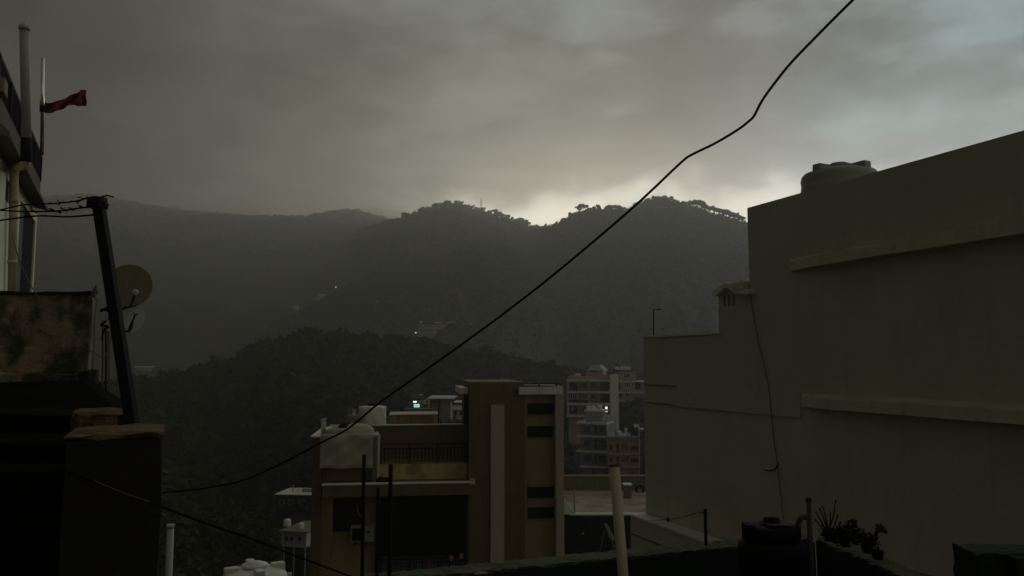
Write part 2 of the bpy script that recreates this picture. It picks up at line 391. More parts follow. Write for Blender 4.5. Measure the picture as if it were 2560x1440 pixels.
def leaf_cloud(cen, rad, hz, K, size, rng, shell=.55, up=0.0):
    """cen (n,3) crown centres; K quads each, spread through an ellipsoid"""
    n = len(cen); d = rng.normal(size=(n, K, 3)); d /= np.linalg.norm(d, axis=2, keepdims=True)
    rr = (shell + (1 - shell) * rng.random((n, K, 1))) ; rr *= 1 + .25 * (rng.random((n, K, 1)) - .5)
    p = d * rr; p[..., 2] = np.where(p[..., 2] < -.35, -.35 + .3 * p[..., 2], p[..., 2])
    p = p * np.stack([rad, rad, hz], -1)[:, None, :] + cen[:, None, :]
    a = rng.normal(size=(n, K, 3)); a /= np.linalg.norm(a, axis=2, keepdims=True)
    b = np.cross(a, rng.normal(size=(n, K, 3))); b /= np.linalg.norm(b, axis=2, keepdims=True)
    s = (size[:, None, None] if isinstance(size, np.ndarray) else size) * (.6 + .8 * rng.random((n, K, 1)))
    q = np.stack([p - a * s - b * s * .45, p + a * s * .9 - b * s * .6, p + a * s + b * s * .5, p - a * s * .8 + b * s * .65], 2)
    V = q.reshape(-1, 3); Fq = np.arange(len(V)).reshape(-1, 4)
    return V, Fq
def forest(name, label, n, Y0, Y1, px0, px1, r0, r1, K, m, seed, ridge=None, keep=None, lf=.36):
    rng = np.random.default_rng(seed)
    px = rng.uniform(px0, px1, n); 
    if ridge is None: Y = np.sqrt(rng.uniform(Y0 ** 2, Y1 ** 2, n))
    else: Y = ridge(px) - np.abs(rng.normal(size=n)) * (Y1 - Y0) + Y0
    x = (px - 1280) / 2000 / 1.004 * Y; y = Y
    if keep is not None:
        k = keep(px, Y); x, y, px, Y = x[k], y[k], px[k], Y[k]
    rad = r0 + (r1 - r0) * rng.random(len(x)) ** 1.8; hz = rad * rng.uniform(.8, 1.2, len(x)); z = Hgt(x, y) + hz * .55
    V, Fq = leaf_cloud(np.stack([x, y, z], -1), rad, hz, K, rad * lf, rng)
    me = np_mesh(name, V, Fq, m); o = bpy.data.objects.new(name, me); col.objects.link(o)
    return tag(o, label, None, kind='stuff')
TRACK = [P(585, 1385, 97), P(600, 1360, 102), P(640, 1372, 100), P(700, 1395, 96), P(790, 1405, 95)]
def near_keep(px, Y):
    k = ~((px > 560) & (px < 800) & (Y < 104) & (Y > 90))
    k &= ~((px > 680) & (px < 800) & (Y > 80) & (Y < 140))
    k &= ~((px > 985) & (px < 1180) & (Y < 128))
    k &= ~((px > 1405) & (px < 1620) & ((Y < 215)))
    return k
forest('forest_canopy', 'dense scrub and small trees covering the dark near hillside', 6500, 148, 312, -60, 1900, 1.1, 4.6, 54, M_leafn, 11, keep=near_keep)
forest('forest_canopy', 'low scrub on the nearest foot of the dark hillside', 1800, 82, 152, -60, 1900, .8, 3.4, 190, M_leafn, 14, keep=near_keep, lf=.15)
forest('forest_canopy', 'bushes along the crest of the near hill', 900, 0, 14, 100, 1800, 1.0, 3.6, 60, M_leafn, 12, ridge=lambda p: 300 + 0 * p)
forest('forest_canopy', 'undergrowth on the slope behind the far apartment houses', 420, 212, 262, 1400, 1640, 1.6, 3.4, 60, M_leafn, 15)
def crest(i): return lambda p: RIDGES[i][0] * (1 + .05 * np.sin(p / 260.0 + i))
forest('forest_canopy', 'hazy forest on the farthest left ridge', 7000, 0, 160, -60, 1060, 2.5, 5.5, 14, M_leaf, 21, ridge=crest(0))
forest('forest_canopy', 'hazy forest on the middle mountain', 7000, 0, 150, 880, 1420, 2.2, 5.0, 14, M_leaf, 22, ridge=crest(1))
forest('forest_canopy', 'hazy forest on the right-hand mountain', 12000, 0, 170, 1120, 1950, 1.8, 4.2, 16, M_leaf, 23, ridge=crest(2))
forest('forest_canopy', 'hazy forest on the low spur in front of the mountains', 9000, 0, 130, 540, 1340, 1.2, 3.4, 16, M_leaf, 24, ridge=crest(3))

def ground_hit(px, py, Y0=60, Y1=1500):
    Y = np.linspace(Y0, Y1, 4000); r = ray(px, py); x = r.x / r.y * Y; z = r.z / r.y * Y
    k = np.nonzero(Hgt(x, Y) > z)[0]; i = k[0] if len(k) else 0
    return Vector((x[i], Y[i], z[i]))
# single trees
def make_tree(name, label, cat, h, rad, hz, lobes, K, seed, m, umbrella=False, group=None):
    rng = np.random.default_rng(seed); rnd = random.Random(seed)
    t = thing(name, label, cat, (0, 0, 0), group)
    tr = MB(); bend = rnd.uniform(-.06, .06) * h
    tr.tube([(0, 0, -.6), (bend * .3, 0, h * .3), (bend, 0, h * .62), (bend * 1.2, .1, h * .8)], [.035 * h, .026 * h, .018 * h, .008 * h], 7)
    cs = []
    for i in range(lobes):
        a = 2 * math.pi * i / lobes + rnd.uniform(-.6, .6); q = rad * rnd.uniform(.3, .95)
        c = (bend + q * math.cos(a), q * math.sin(a), h - hz * rnd.uniform(.3, 1.5))
        cs.append(c); tr.tube([(bend * .7, 0, h * rnd.uniform(.35, .6)), (c[0] * .6, c[1] * .6, h * .68), c], [.013 * h, .009 * h, .004 * h], 5)
    cs.append((bend, 0, h - hz * .6))
    obj('trunk', tr, M_bark, t)
    cs = np.array(cs); V, Fq = leaf_cloud(cs, rad * rng.uniform(.28, .62, len(cs)), hz * rng.uniform(.4, .8 if umbrella else 1.0, len(cs)), K, rad * .19, rng, .3)
    me = np_mesh('crown', V, Fq, m); o = bpy.data.objects.new('crown', me); col.objects.link(o); o.parent = t
    return t
def put_tree(src, first, px, Y, rz, sc, label, group, dz=0):
    x = (px - 1280) / 2000 / 1.004 * Y; loc = (x, Y, float(Hgt(x, Y)) + dz)
    if first: src.location = loc; src.rotation_euler = (0, 0, rz); src.scale = (sc,) * 3; src['label'] = label; src['group'] = group; return src
    return dup(src, loc, rz, sc, label, group)
L1 = 'flat-topped tree standing out on the crest of the right-hand mountain'
G1 = 'trees along the right mountain crest'
t1 = make_tree('crest_tree', L1, 'tree', 12, 5.6, 2.6, 7, 60, 3, M_leaf, True)
t2 = make_tree('crest_tree', L1, 'tree', 10, 4.6, 3.4, 5, 60, 5, M_leaf)
t3 = make_tree('crest_tree', L1, 'tree', 13.5, 4.4, 3.4, 6, 55, 8, M_leaf, True)
rnd = random.Random(4); used = set()
cr2 = crest(2)
xs = [1452, 1462, 1474, 1533, 1541, 1552, 1563, 1572, 1582, 1594, 1606, 1622, 1640, 1655, 1668, 1684, 1700, 1716, 1728, 1741, 1752, 1762, 1771, 1779, 1787, 1795, 1803, 1810, 1817, 1825, 1832, 1840, 1848, 1856, 1864, 1487, 1503, 1518, 1410, 1428]
for i, px in enumerate(xs):
    big = px > 1740 or px in (1452, 1462, 1541)
    src = t1 if big and i % 3 else (t3 if big else t2)
    Y = float(cr2(px)) - rnd.uniform(-2, 8)
    put_tree(src, src.name not in used, px + rnd.uniform(-3, 3), Y, rnd.uniform(0, 6), rnd.uniform(.75, 1.1) * (1.0 if big else .8), L1, G1); used.add(src.name)
t4 = make_tree('crest_tree', '', 'tree', 11, 5.6, 4.0, 6, 55, 9, M_leaf)
cr1 = crest(1)
for i, px in enumerate([1005, 1018, 1032, 1048, 1064, 1080, 1097, 1112, 1124, 1137, 1152, 1166, 1178, 1192, 1206, 1220, 1236, 1253, 1270, 1288, 1303, 1318]):
    put_tree(t4, i == 0, px + rnd.uniform(-4, 4), float(cr1(px)) - rnd.uniform(-2, 8), rnd.uniform(0, 6), rnd.uniform(.6, 1.0), 'small hazy tree on the crest of the middle mountain', 'trees along the middle mountain crest')
t5 = make_tree('hill_tree', '', 'tree', 8, 5.8, 3.6, 8, 150, 31, M_leafn)
put_tree(t5, True, 776, 292, 0, .85, 'broad round tree standing highest on the crest of the near hill', 'trees on the near hill')
put_tree(t5, False, 1070, 290, 2, .85, 'dark round tree just below the far white house with the street lamp', 'trees on the near hill')
for px, Y, sc, lb in ((648, 297, .62, 'small rounded tree on the left shoulder of the near hill'), (905, 290, .62, 'small bushy tree right of the broad crest tree'),
                      (560, 280, .6, 'low bushy tree where the near hill drops to the left'), (985, 285, .6, 'low bushy tree beside the dark round tree under the white house'),
                      (700, 210, .6, 'bushy tree in the middle of the near hillside above the water tanks'), (600, 170, .7, 'bushy tree low on the near hillside right of the leaning post'),
                      (870, 200, .6, 'bushy tree on the hillside above the white ribbed tank')):
    put_tree(t5, False, px, Y, rnd.uniform(0, 6), sc, lb, 'trees on the near hill')
# dirt track
tk = MB(); row = []
for (px, Y) in ((575, 98), (600, 103), (630, 103), (665, 100), (700, 97), (745, 95), (790, 94)):
    for dY in (-2.2, 2.2):
        x = (px - 1280) / 2000 / 1.004 * (Y + dY); row.append((x, Y + dY, float(Hgt(x, Y + dY)) + .35))
tk.add(row, [(2 * i, 2 * i + 2, 2 * i + 3, 2 * i + 1) for i in range(6)])
struct('dirt_path', tk, M_dirt)

# ------------------------------------------------------------------ haze
hz = MB().box(-1790, 1790, -1790, 1790, -60, 364)
hm = bpy.data.materials.new('dusty_air'); hm.use_nodes = True; ht = hm.node_tree; ht.nodes.clear()
ho = ht.nodes.new('ShaderNodeOutputMaterial'); hv = ht.nodes.new('ShaderNodeVolumePrincipled')
hv.inputs['Color'].default_value = (.92, .885, .835, 1); hv.inputs['Density'].default_value = HAZE; hv.inputs['Anisotropy'].default_value = .6
ht.links.new(hv.outputs[0], ho.inputs['Volume'])
h = obj('haze', hz, hm); h['kind'] = 'stuff'; tag(h, 'dusty grey-brown air filling the valley')
# ------------------------------------------------------------------ big blank building on the right
WR = Fr(1868, 19.9, -68.9)            # u runs towards the viewer, v into the building
def wz(px, py, v=0): return WR.uz(px, py, v)[1]
def wu(px, v=0): return WR.uz(px, 903, v)[0]
ZB = -19.5
b = thing('blank_apartment_building', 'tall windowless grey-olive building filling the right side of the view', 'building', WR.pt(4, 3, ZB))
u_e, z_t = WR.uz(1868, 520); zt2 = wz(2560, 325)
z_mid = wz(1700, 840); uL = wu(1607); uT = wu(1797)
w = MB(); WR.box(w, u_e, 26, 0, 9, ZB, z_t)
obj('wall', w, M_wallr, b)
w = MB(); WR.box(w, uL, u_e - .003, .03, 5, ZB, z_mid)
obj('lower_wall', w, M_wallr, b)
w = MB(); WR.box(w, uL - .03, uT, -.03, .35, z_mid, z_mid + .06)
obj('parapet_cap', w, M_slab, b)
# stair head with little gable
zg0 = z_mid + .003; zge = wz(1797, 742)
w = MB()
gh = [(wu(a), wu(c), wz((a + c) / 2, 765), wz((a + c) / 2, 738)) for a, c in ((1810, 1815.5), (1821, 1826.5), (1833, 1838.5))]
WR.hole(w, uT, u_e - .003, zg0, wz(1797, 732), gh, .0301, .33)
gm = obj('stair_head_wall', w, M_wallr, b)
w = MB(); WR.box(w, uT, u_e - .003, .5, 2.8, zg0, wz(1797, 732)); obj('stair_head_room', w, M_dark, b)
# curved gable roof: profile in the wall plane, swept back
prof_px = [(1779, 728), (1786, 727), (1795, 720), (1803, 713), (1811, 706.5), (1819, 709), (1828, 714), (1838, 720), (1848, 722.5), (1872, 722)]
zc = lambda p: wz(p[0], p[1], -.2)
up = [WR.uz(p[0], p[1], -.2) for p in prof_px]
w = MB(); n = len(up); vs = []
for (v, _) in ((-.2, 0), (2.9, 0)):
    for (u, z) in up: vs.append(WR.pt(u, v, z))
    for (u, z) in up: vs.append(WR.pt(u, v, z - .13))
fs = []
for i in range(n - 1):
    fs += [(i, i + 1, n + i + 1, n + i)[::-1], (2 * n + i, 2 * n + i + 1, 3 * n + i + 1, 3 * n + i), (i, i + 1, 2 * n + i + 1, 2 * n + i), (n + i, n + i + 1, 3 * n + i + 1, 3 * n + i)[::-1]]
fs += [(0, n, 3 * n, 2 * n), (n - 1, 2 * n - 1, 4 * n - 1, 3 * n - 1)]
w.add(vs, fs); obj('gable_roof', w, M_slab, b)
# pediment infill under the gable
w = MB(); zb_ = wz(1797, 732) + .002
vs = []
for v in (.03, .3):
    for (u, z) in up[2:8]: vs.append(WR.pt(u, v, max(z - .13, zb_ + .004)))
    vs.append(WR.pt(up[7][0], v, zb_)); vs.append(WR.pt(up[2][0], v, zb_))
m_ = 8; w.add(vs, [tuple(range(m_)), tuple(range(2 * m_ - 1, m_ - 1, -1))] + [(i, (i + 1) % m_, m_ + (i + 1) % m_, m_ + i)[::-1] for i in range(m_)])
obj('gable_wall', w, M_wallr, b)
# pale coping that leans back beside the gable (light-coloured strip in place of the roof slope)
w = MB(); ua, ub = up[5][0], u_e - .004; zl = wz(1850, 722, -.23); zh = wz(1850, 706, -.1)
w.hexa([WR.pt(up[8][0], -.24, zl), WR.pt(ub, -.24, zl), WR.pt(ub, .3, zl), WR.pt(up[8][0], .3, zl), WR.pt(up[4][0], -.19, zh), WR.pt(ub, -.19, zh), WR.pt(ub, .3, zh), WR.pt(up[4][0], .3, zh)])
obj('sloping_coping', w, M_pale, b)
# ledges
def ledge(name, pts_top, th, v0, m=M_wledge, wob=.02, seed=1):
    rr = random.Random(seed); u0, u1 = wu(pts_top[0]), pts_top[1] if pts_top[1] < 100 else wu(pts_top[1]); zt = pts_top[2]
    k = 26; vs = []
    for i in range(k):
        u = u0 + (u1 - u0) * i / (k - 1); tz = zt + rr.uniform(-wob, wob); bz = zt - th + rr.uniform(-wob, wob) * .3
        tap = min(1, i / 1.5 + .15)
        for v, z in ((-v0 * tap, bz), (.0, bz), (.0, tz + .07), (-v0 * tap, tz)): vs.append(WR.pt(u, v, z))
    fs = [(0, 1, 2, 3), tuple(4 * (k - 1) + j for j in (3, 2, 1, 0))]
    for i in range(k - 1):
        for j in range(4): fs.append((4 * i + j, 4 * i + 4 + j, 4 * i + 4 + (j + 1) % 4, 4 * i + (j + 1) % 4))
    mb = MB(); mb.add(vs, fs); return obj(name, mb, m, b)
zu = wz(2300, 612); ledge('ledge', (1985, 25.9, zu + .10), .24, .34, wob=.035, seed=3)
zl2 = wz(2300, 1008); ledge('ledge', (2003, 25.9, zl2), .22, .36, wob=.02, seed=4)
w = MB(); za, zb2 = wz(1800, 974, -.03), wz(1800, 1026, -.03); WR.box(w, wu(1690), wu(2000), -.035, .03, zb2, za); obj('wall_band', w, M_wallr, b)
for px0, px1, pya in ((1611, 1688, 963), (1611, 1688, 1009)):
    w = MB(); z = wz((px0 + px1) / 2, pya if px0 < 1800 else 668); WR.box(w, wu(px0), wu(px1), -.008, .03, z - .012, z + .012); obj('plaster_joint', w, M_olive, b)
# lower plinth with light sloping top
w = MB(); z1 = wz(1613, 1302, -.5); WR.box(w, uL, 9, -.5, .029, ZB, z1); obj('plinth', w, M_wallr, b)
w = MB(); WR.box(w, uL - .02, 9, -.54, -.02, z1, z1 + .045); obj('plinth_cap', w, M_slab, b)
w = MB(); z1 = wz(1700, 1383, -.52); WR.box(w, uL, 9, -.53, -.5, z1 - .02, z1 + .02); obj('plaster_joint', w, M_olive, b)
# water tank on top
def water_tank(name, label, c, r, h, m, group=None, blocks=True, ribs=4, n=32, spiral=0, lid=None, flat=False, rib=.028, low=False):
    c = Vector(c); t = thing(name, label, 'water tank', c, group)
    prf = [(r * .97, 0)]
    for i in range(ribs * 4 + 1):
        a = i / (ribs * 4); prf.append((r * (1 + (rib if i % 4 in (1, 2) else 0)), .03 + a * h * .74))
    if flat: prf[-1] = (r, h * .88); prf += [(r * .99, h * .90), (r * .95, h * .925), (r * .8, h * .94), (r * .4, h * .945), (r * .36, h * .96)]
    elif low: prf = [q_ for q_ in prf if q_[1] < h * .73] + [(r * .99, h * .74), (r * .93, h * .785), (r * .74, h * .83), (r * .45, h * .87), (r * .40, h * .88), (r * .40, h * .90)]
    else: prf += [(r * .98, h * .80), (r * .92, h * .85), (r * .74, h * .90), (r * .42, h * .94), (r * .36, h * .945), (r * .36, h * .96)]
    rip = (lambda th, z: 1 + .05 * math.sin(8 * th + z * spiral / h * 9.0)) if spiral else None
    body = MB().lathe(c, prf, n, rip=rip); bd = obj('tank_body', body, m, t)
    lb_ = h * (.88 if low else .955); ld = MB().lathe(c + Vector((0, 0, lb_)), [(r * .40, 0), (r * .41, h * .03), (r * .38, h * .045), (r * .24, h * .055), (r * .22, h * .09 if low else h * .075), (r * .06, h * .11 if low else h * .08)], 20)
    obj('lid', ld, lid or m, t)
    if blocks:
        for k in range(4):
            a = k * math.pi / 2 + .5; q = MB(); d = Vector((math.cos(a), math.sin(a), 0)); s_ = Vector((-d.y, d.x, 0))
            pts = []
            for z in ((h * .72, h * .90) if low else (h * .79, h * .985)):
                for (aa, bb) in ((.50, -.13), (.93, -.13), (.93, .13), (.50, .13)):
                    if z > h * .89: aa = min(aa, .91)
                    pts.append(c + d * (aa * r) + s_ * (bb * r) + Vector((0, 0, z)))
            q.hexa(pts); obj('shoulder', q, m, t, bevel=.03 * r)
    return t
pt_ = WR.at(2100, 480, 1.3); 
tz = WR.uz(2105, 402, 1.3)[1]
tk_ = water_tank('water_tank', 'grey ribbed water tank on the roof of the tall blank building', (pt_.x, pt_.y, tz - 1.35), .86, 1.35, M_tankg, ribs=5, rib=.012, low=True)
w = MB(); a = WR.at(2017, 466, .5); w.tube([a + Vector((0, 0, -1.2)), a, a + Vector((.12, -.05, .02)), a + Vector((.14, -.05, -.0))], .018, 6); tag(obj('overflow_pipe', w, M_iron), 'thin bent pipe beside the grey tank on the blank building', 'pipe')
# street-lamp like pipe on the lower roof
w = MB(); a = WR.at(1634, 838, .3); tp = WR.at(1634, 774, .3); w.tube([a + Vector((0, 0, -.1)), tp, tp + Vector((.22, -.01, .01))], .022, 6)
tag(obj('vent_pipe', w, M_iron), 'thin pipe with a bent top on the low roof left of the stair head', 'pipe')

def smooth(pts, k=6):
    pts = [Vector(p) for p in pts]; o = []
    for i in range(len(pts) - 1):
        p0, p1, p2, p3 = pts[max(i - 1, 0)], pts[i], pts[i + 1], pts[min(i + 2, len(pts) - 1)]
        for j in range(k):
            t = j / k; o.append(.5 * ((2 * p1) + (p2 - p0) * t + (2 * p0 - 5 * p1 + 4 * p2 - p3) * t * t + (3 * p1 - p0 - 3 * p2 + p3) * t ** 3))
    return o + [pts[-1]]
def cable(name, label, pix, Ys, r, m, cat='cable', n=6):
    return tag(obj(name, MB().tube(smooth([P(x, y, d) for (x, y), d in zip(pix, Ys)]), r, n), m), label, cat)
# cable that hangs down the right wall
pp = [(1871, 712), (1877, 750), (1895, 850), (1920, 960), (1930, 1060), (1942, 1150), (1945, 1180), (1952, 1240), (1959, 1300), (1965, 1380)]
tag(obj('hanging_cable', MB().tube(smooth([WR.at(x, y, -.045) for x, y in pp]), .013, 6), M_olive), 'thin cable hanging down the blank wall with a knot near its lower end', 'cable')
q = MB().tube(smooth([WR.at(x, y, -.06) for x, y in ((1946, 1158), (1938, 1172), (1925, 1177), (1911, 1175))]), .016, 6)
tag(obj('cable_end', q, M_iron), 'short curled cable end tied to the knot on the hanging cable', 'cable')

# ------------------------------------------------------------------ ochre apartment house in the middle
OC = Fr(1240, 40.0, 7.0)
ob = thing('ochre_apartment_house', 'ochre and mauve apartment house with a stair tower and a recessed balcony', 'building', OC.pt(-3, 3, -19))
def oz(px, py, v=0): return OC.uz(px, py, v)[1]
def ou(px, v=0, py=1200): return OC.uz(px, py, v)[0]
def opart(name, m, *boxes, parent=None, bevel=0):
    mb = MB()
    for bx in boxes:
        x0, x1, y0, y1, v0, v1 = bx[:6]; OC.pb(mb, x0, x1, y0, y1, v0, v1, zb=bx[6] if len(bx) > 6 else None)
    return obj(name, mb, m, parent or ob, bevel)
ZG = -19.2
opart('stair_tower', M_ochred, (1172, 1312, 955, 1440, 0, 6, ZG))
opart('tower_strip', M_stone, (1227, 1261, 1012, 1440, -.12, .0, ZG))
opart('strip_hood', M_ochred, (1223, 1265, 1009, 1012, -.14, .0))
# window bay right of the tower
hs = []
for y0, y1 in ((1008, 1037), (1065, 1094), (1217, 1247), (1268, 1298)): hs.append((ou(1318, .25, y0), ou(1387, .25, y0), oz(1352, y1, .25), oz(1352, y0, .25)))
w = MB(); OC.hole(w, ou(1312, .25), ou(1394, .25), ZG, oz(1352, 984, .25), hs, .25, .55); obj('stair_bay', w, M_ochre, ob)
w = MB(); OC.box(w, ou(1313, .9), ou(1394, .9), 1.3, 6, ZG, oz(1352, 975, .9)); obj('stairwell', w, M_dark, ob)
for h_ in hs:
    w = MB(); OC.box(w, h_[0], h_[1], .46, .49, h_[2], h_[3]); obj('window_pane', w, M_dark, ob)
    w = MB(); OC.box(w, h_[0] - .04, h_[1] + .04, .19, .25, h_[2] - .06, h_[2]); obj('window_sill', w, M_olive, ob)
opart('bay_lintel', M_slab, (1298, 1408, 968, 986, -.25, .9))
opart('corner_column', M_stone, (1390, 1410, 986, 1440, -.2, 6.2, ZG))
opart('roof_slab', M_stone, (1312, 1408, 966, 970, .3, 6.0))
# flat solar heater / sheets on the bay roof
sp = thing('roof_sheet', 'dark corrugated sheet lying on pipes on top of the stair bay', 'roofing sheet', OC.pt(3, 1, oz(1350, 968, .5)))
w = MB(); a, c2 = ou(1300, .2, 962), ou(1398, .2, 962); zz = oz(1350, 961, .2)
for i in range(22): 
    u0 = a + (c2 - a) * i / 22; OC.box(w, u0, u0 + (c2 - a) / 22 * .96, .1 + .02 * (i % 2), 2.4, zz + .03 * (i % 2), zz + .045 + .03 * (i % 2))
obj('sheet', w, M_iron, sp)
for i in range(3):
    w = MB(); u0 = a + (c2 - a) * (.03 + .45 * i); OC.box(w, u0, u0 + .07, .3, .37, zz - .16, zz); obj('leg', w, M_iron, sp)
w = MB(); OC.box(w, c2 - .1, c2 + .22, .3, .34, zz - .05, zz - .02); obj('pipe', w, M_iron, sp)
opart('tower_cap', M_slab, (1150, 1170, 970, 985, .4, 5))
opart('side_pier', M_black, (1161, 1169, 985, 1062, .6, 1.0))
opart('downpipe', M_iron, (1168, 1171.5, 985, 1160, .1, .25))
# middle part: upper parapet, back wall, lower wall
opart('upper_parapet', M_ochred, (928, 1166, 1064, 1160, 2.2, 2.5))
opart('pale_parapet_edge', M_pale, (926, 1166, 1061.5, 1064, 2.12, 2.56))  # pale colour carries the light on the parapet's top edge
opart('balcony_floor', M_ochre, (940, 1172, 1155, 1159, 1.0, 2.8))
opart('balcony_wall', M_ochrel, (946, 1174, 1159, 1212, 1.0, 1.25))
opart('roof_floor', M_conc, (800, 1168, 1080, 1083, 2.5, 8.0))
opart('lower_body', M_dark, (800, 1172, 1240, 1300, 3.4, 8.0, ZG))
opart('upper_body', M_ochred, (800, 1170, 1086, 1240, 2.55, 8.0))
# balcony canopy
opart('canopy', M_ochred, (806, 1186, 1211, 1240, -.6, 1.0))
opart('pale_canopy_edge', M_slab, (804, 1186, 1207.5, 1211, -.64, -.35))  # pale strip carries the lit top edge of the canopy
opart('canopy_end', M_stone, (1176, 1188, 1198, 1211, -.62, -.1))
# left wing
hw = [(ou(832, .8, 1290), ou(905, .8, 1290), oz(868, 1330, .8), oz(868, 1245, .8))]
w = MB(); OC.hole(w, ou(800, .8, 1290), ou(940, .8, 1290), ZG, oz(868, 1240, .8), hw, .8, 1.1); obj('front_wall', w, M_ochre, ob)
w = MB(); OC.box(w, hw[0][0], hw[0][1], 1.0, 1.03, hw[0][2], hw[0][3]); obj('window_pane', w, M_dark, ob)
w = MB(); OC.box(w, ou(834, .9, 1290), ou(938, .9, 1290), 1.4, 3.3, ZG, oz(868, 1240, .8)); obj('room', w, M_dark, ob)
opart('corner_pier', M_ochred, (778, 801, 1094, 1440, .6, 6, ZG))
opart('pier_cap', M_slab, (776, 802, 1090, 1094, .5, 6))
opart('upper_wing_wall', M_ochre, (802, 930, 1168, 1212, 1.1, 1.4))
opart('wing_back_wall', M_ochred, (802, 932, 1086, 1172, 1.5, 2.5))
opart('wing_column', M_olive, (931, 943, 1090, 1210, .5, 2.6))
opart('column_edge', M_pale, (943, 949, 1087, 1207, .46, .8))
opart('column_cap', M_pale, (928, 943, 1087, 1091, .45, 2.6))
opart('opening_pier', M_olive, (1168, 1175, 1240, 1440, .2, 1.2, ZG))
opart('opening_pier', M_olive, (938, 944, 1240, 1440, .5, 1.2, ZG))
opart('lower_floor', M_conc, (940, 1172, 1432, 1440, .3, 3.4))
opart('lower_back_wall', M_ochred, (946, 1108, 1392, 1440, 2.9, 3.3))
# railings: rails + separate bars
def railing(fr, x0, x1, yt, yb, v, nb, parent, name='railing', r=.02, posts=4, mid=None):
    w = MB(); a = fr.at(x0, yt, v); c2 = fr.at(x1, yt, v)
    ua, ub = fr.uz(x0, yt, v)[0], fr.uz(x1, yt, v)[0]; zt = (a.z + c2.z) / 2; zb = fr.uz((x0 + x1) / 2, yb, v)[1]
    w = MB(); fr.box(w, ua, ub, v - .03, v + .03, zt - .025, zt + .025); obj('top_rail', w, M_iron, parent)
    z2 = zt - (zt - zb) * .24
    w = MB(); fr.box(w, ua, ub, v - .02, v + .02, z2 - .02, z2 + .02); obj('middle_rail', w, M_iron, parent)
    w = MB(); fr.box(w, ua, ub, v - .02, v + .02, zb + .06, zb + .10); obj('bottom_rail', w, M_iron, parent)
    for i in range(posts):
        u = ua + .1 + (ub - ua - .2) * i / (posts - 1); w = MB(); fr.box(w, u - .03, u + .03, v - .031, v + .031, zb - .05, zt + .03); obj('post', w, M_iron, parent)
    src = None
    for i in range(nb):
        u = ua + (ub - ua) * (i + .5) / nb; p = fr.pt(u, v, zb + .08)
        if src is None:
            w = MB(); fr.box(w, u - r, u + r, v - r, v + r, zb + .08, z2); src = obj('bar', w, M_iron, parent); p0 = p; src_l = src.location.copy()
        else:
            o = src.copy(); col.objects.link(o); o.location = src_l + (p - p0)
up_r = thing('upper_railing', 'black iron railing with upright bars on the upper balcony of the ochre house', 'railing', OC.pt(-4, .9, oz(1060, 1155, .9)))
railing(OC, 948, 1168, 1109, 1156, .9, 24, up_r)
lo_r = thing('lower_railing', 'black iron railing across the dark lower balcony opening', 'railing', OC.pt(-4, .3, oz(1060, 1434, .3)))
railing(OC, 946, 1172, 1396, 1434, .3, 30, lo_r)
# pots and cloth on the lower railing
for px, py, m_, lb in ((1128, 1396, mat('orange_cloth', (.55, .16, .07), bump=.3), 'small orange pot standing on the lower balcony railing'), (1153, 1391, mat('sage_pot', (.30, .32, .22), bump=.3), 'pale green pot on the lower balcony railing beside the orange one')):
    c = OC.at(px, py, .3); q = MB().lathe(c, [(.06, -.13), (.10, -.05), (.11, .05), (.10, .12), (.05, .14)], 12); tag(obj('flower_pot', q, m_), lb, 'pot')
# two more clothes pieces hung over the railing
c = OC.at(1073, 1405, .25); q = MB(); 
for i in range(5): OC.box(q, OC.uz(1071 + i * 1.0, 1400, .25)[0], OC.uz(1072 + i, 1400, .25)[0], .2 + .015 * (i % 2), .24 + .015 * (i % 2), c.z - .35, c.z + .15)
tag(obj('hanging_cloth', q, mat('brick_cloth', (.28, .10, .05))), 'narrow reddish cloth hanging over the lower balcony railing', 'cloth')
# air conditioner
ac = thing('air_conditioner', 'outdoor air conditioner unit on the wall beside the dark opening', 'air conditioner', OC.at(905, 1356, .3))
opart('casing', M_conc, (876, 934, 1316, 1356, .15, .78), parent=ac, bevel=.03)
opart('grille', M_tankb, (880, 908, 1321, 1352, .12, .16), parent=ac)
cc_ = OC.at(921, 1330, .12); obj('knob', MB().lathe(cc_, [(.06, 0), (.06, .05), (.02, .06)], 12, axis=(-OC.w.x, -OC.w.y, 0)), M_tankb, ac)
for x_ in (886, 924): opart('bracket', M_iron, (x_, x_ + 2, 1356, 1364, .2, .8), parent=ac)
cable('hose', 'thin hose looping from the air conditioner up the wall', [(934, 1330), (928, 1312), (918, 1306), (910, 1296), (896, 1284), (893, 1262)], [39.2, 39.3, 39.5, 39.6, 39.65, 39.7], .02, M_conc, 'hose')
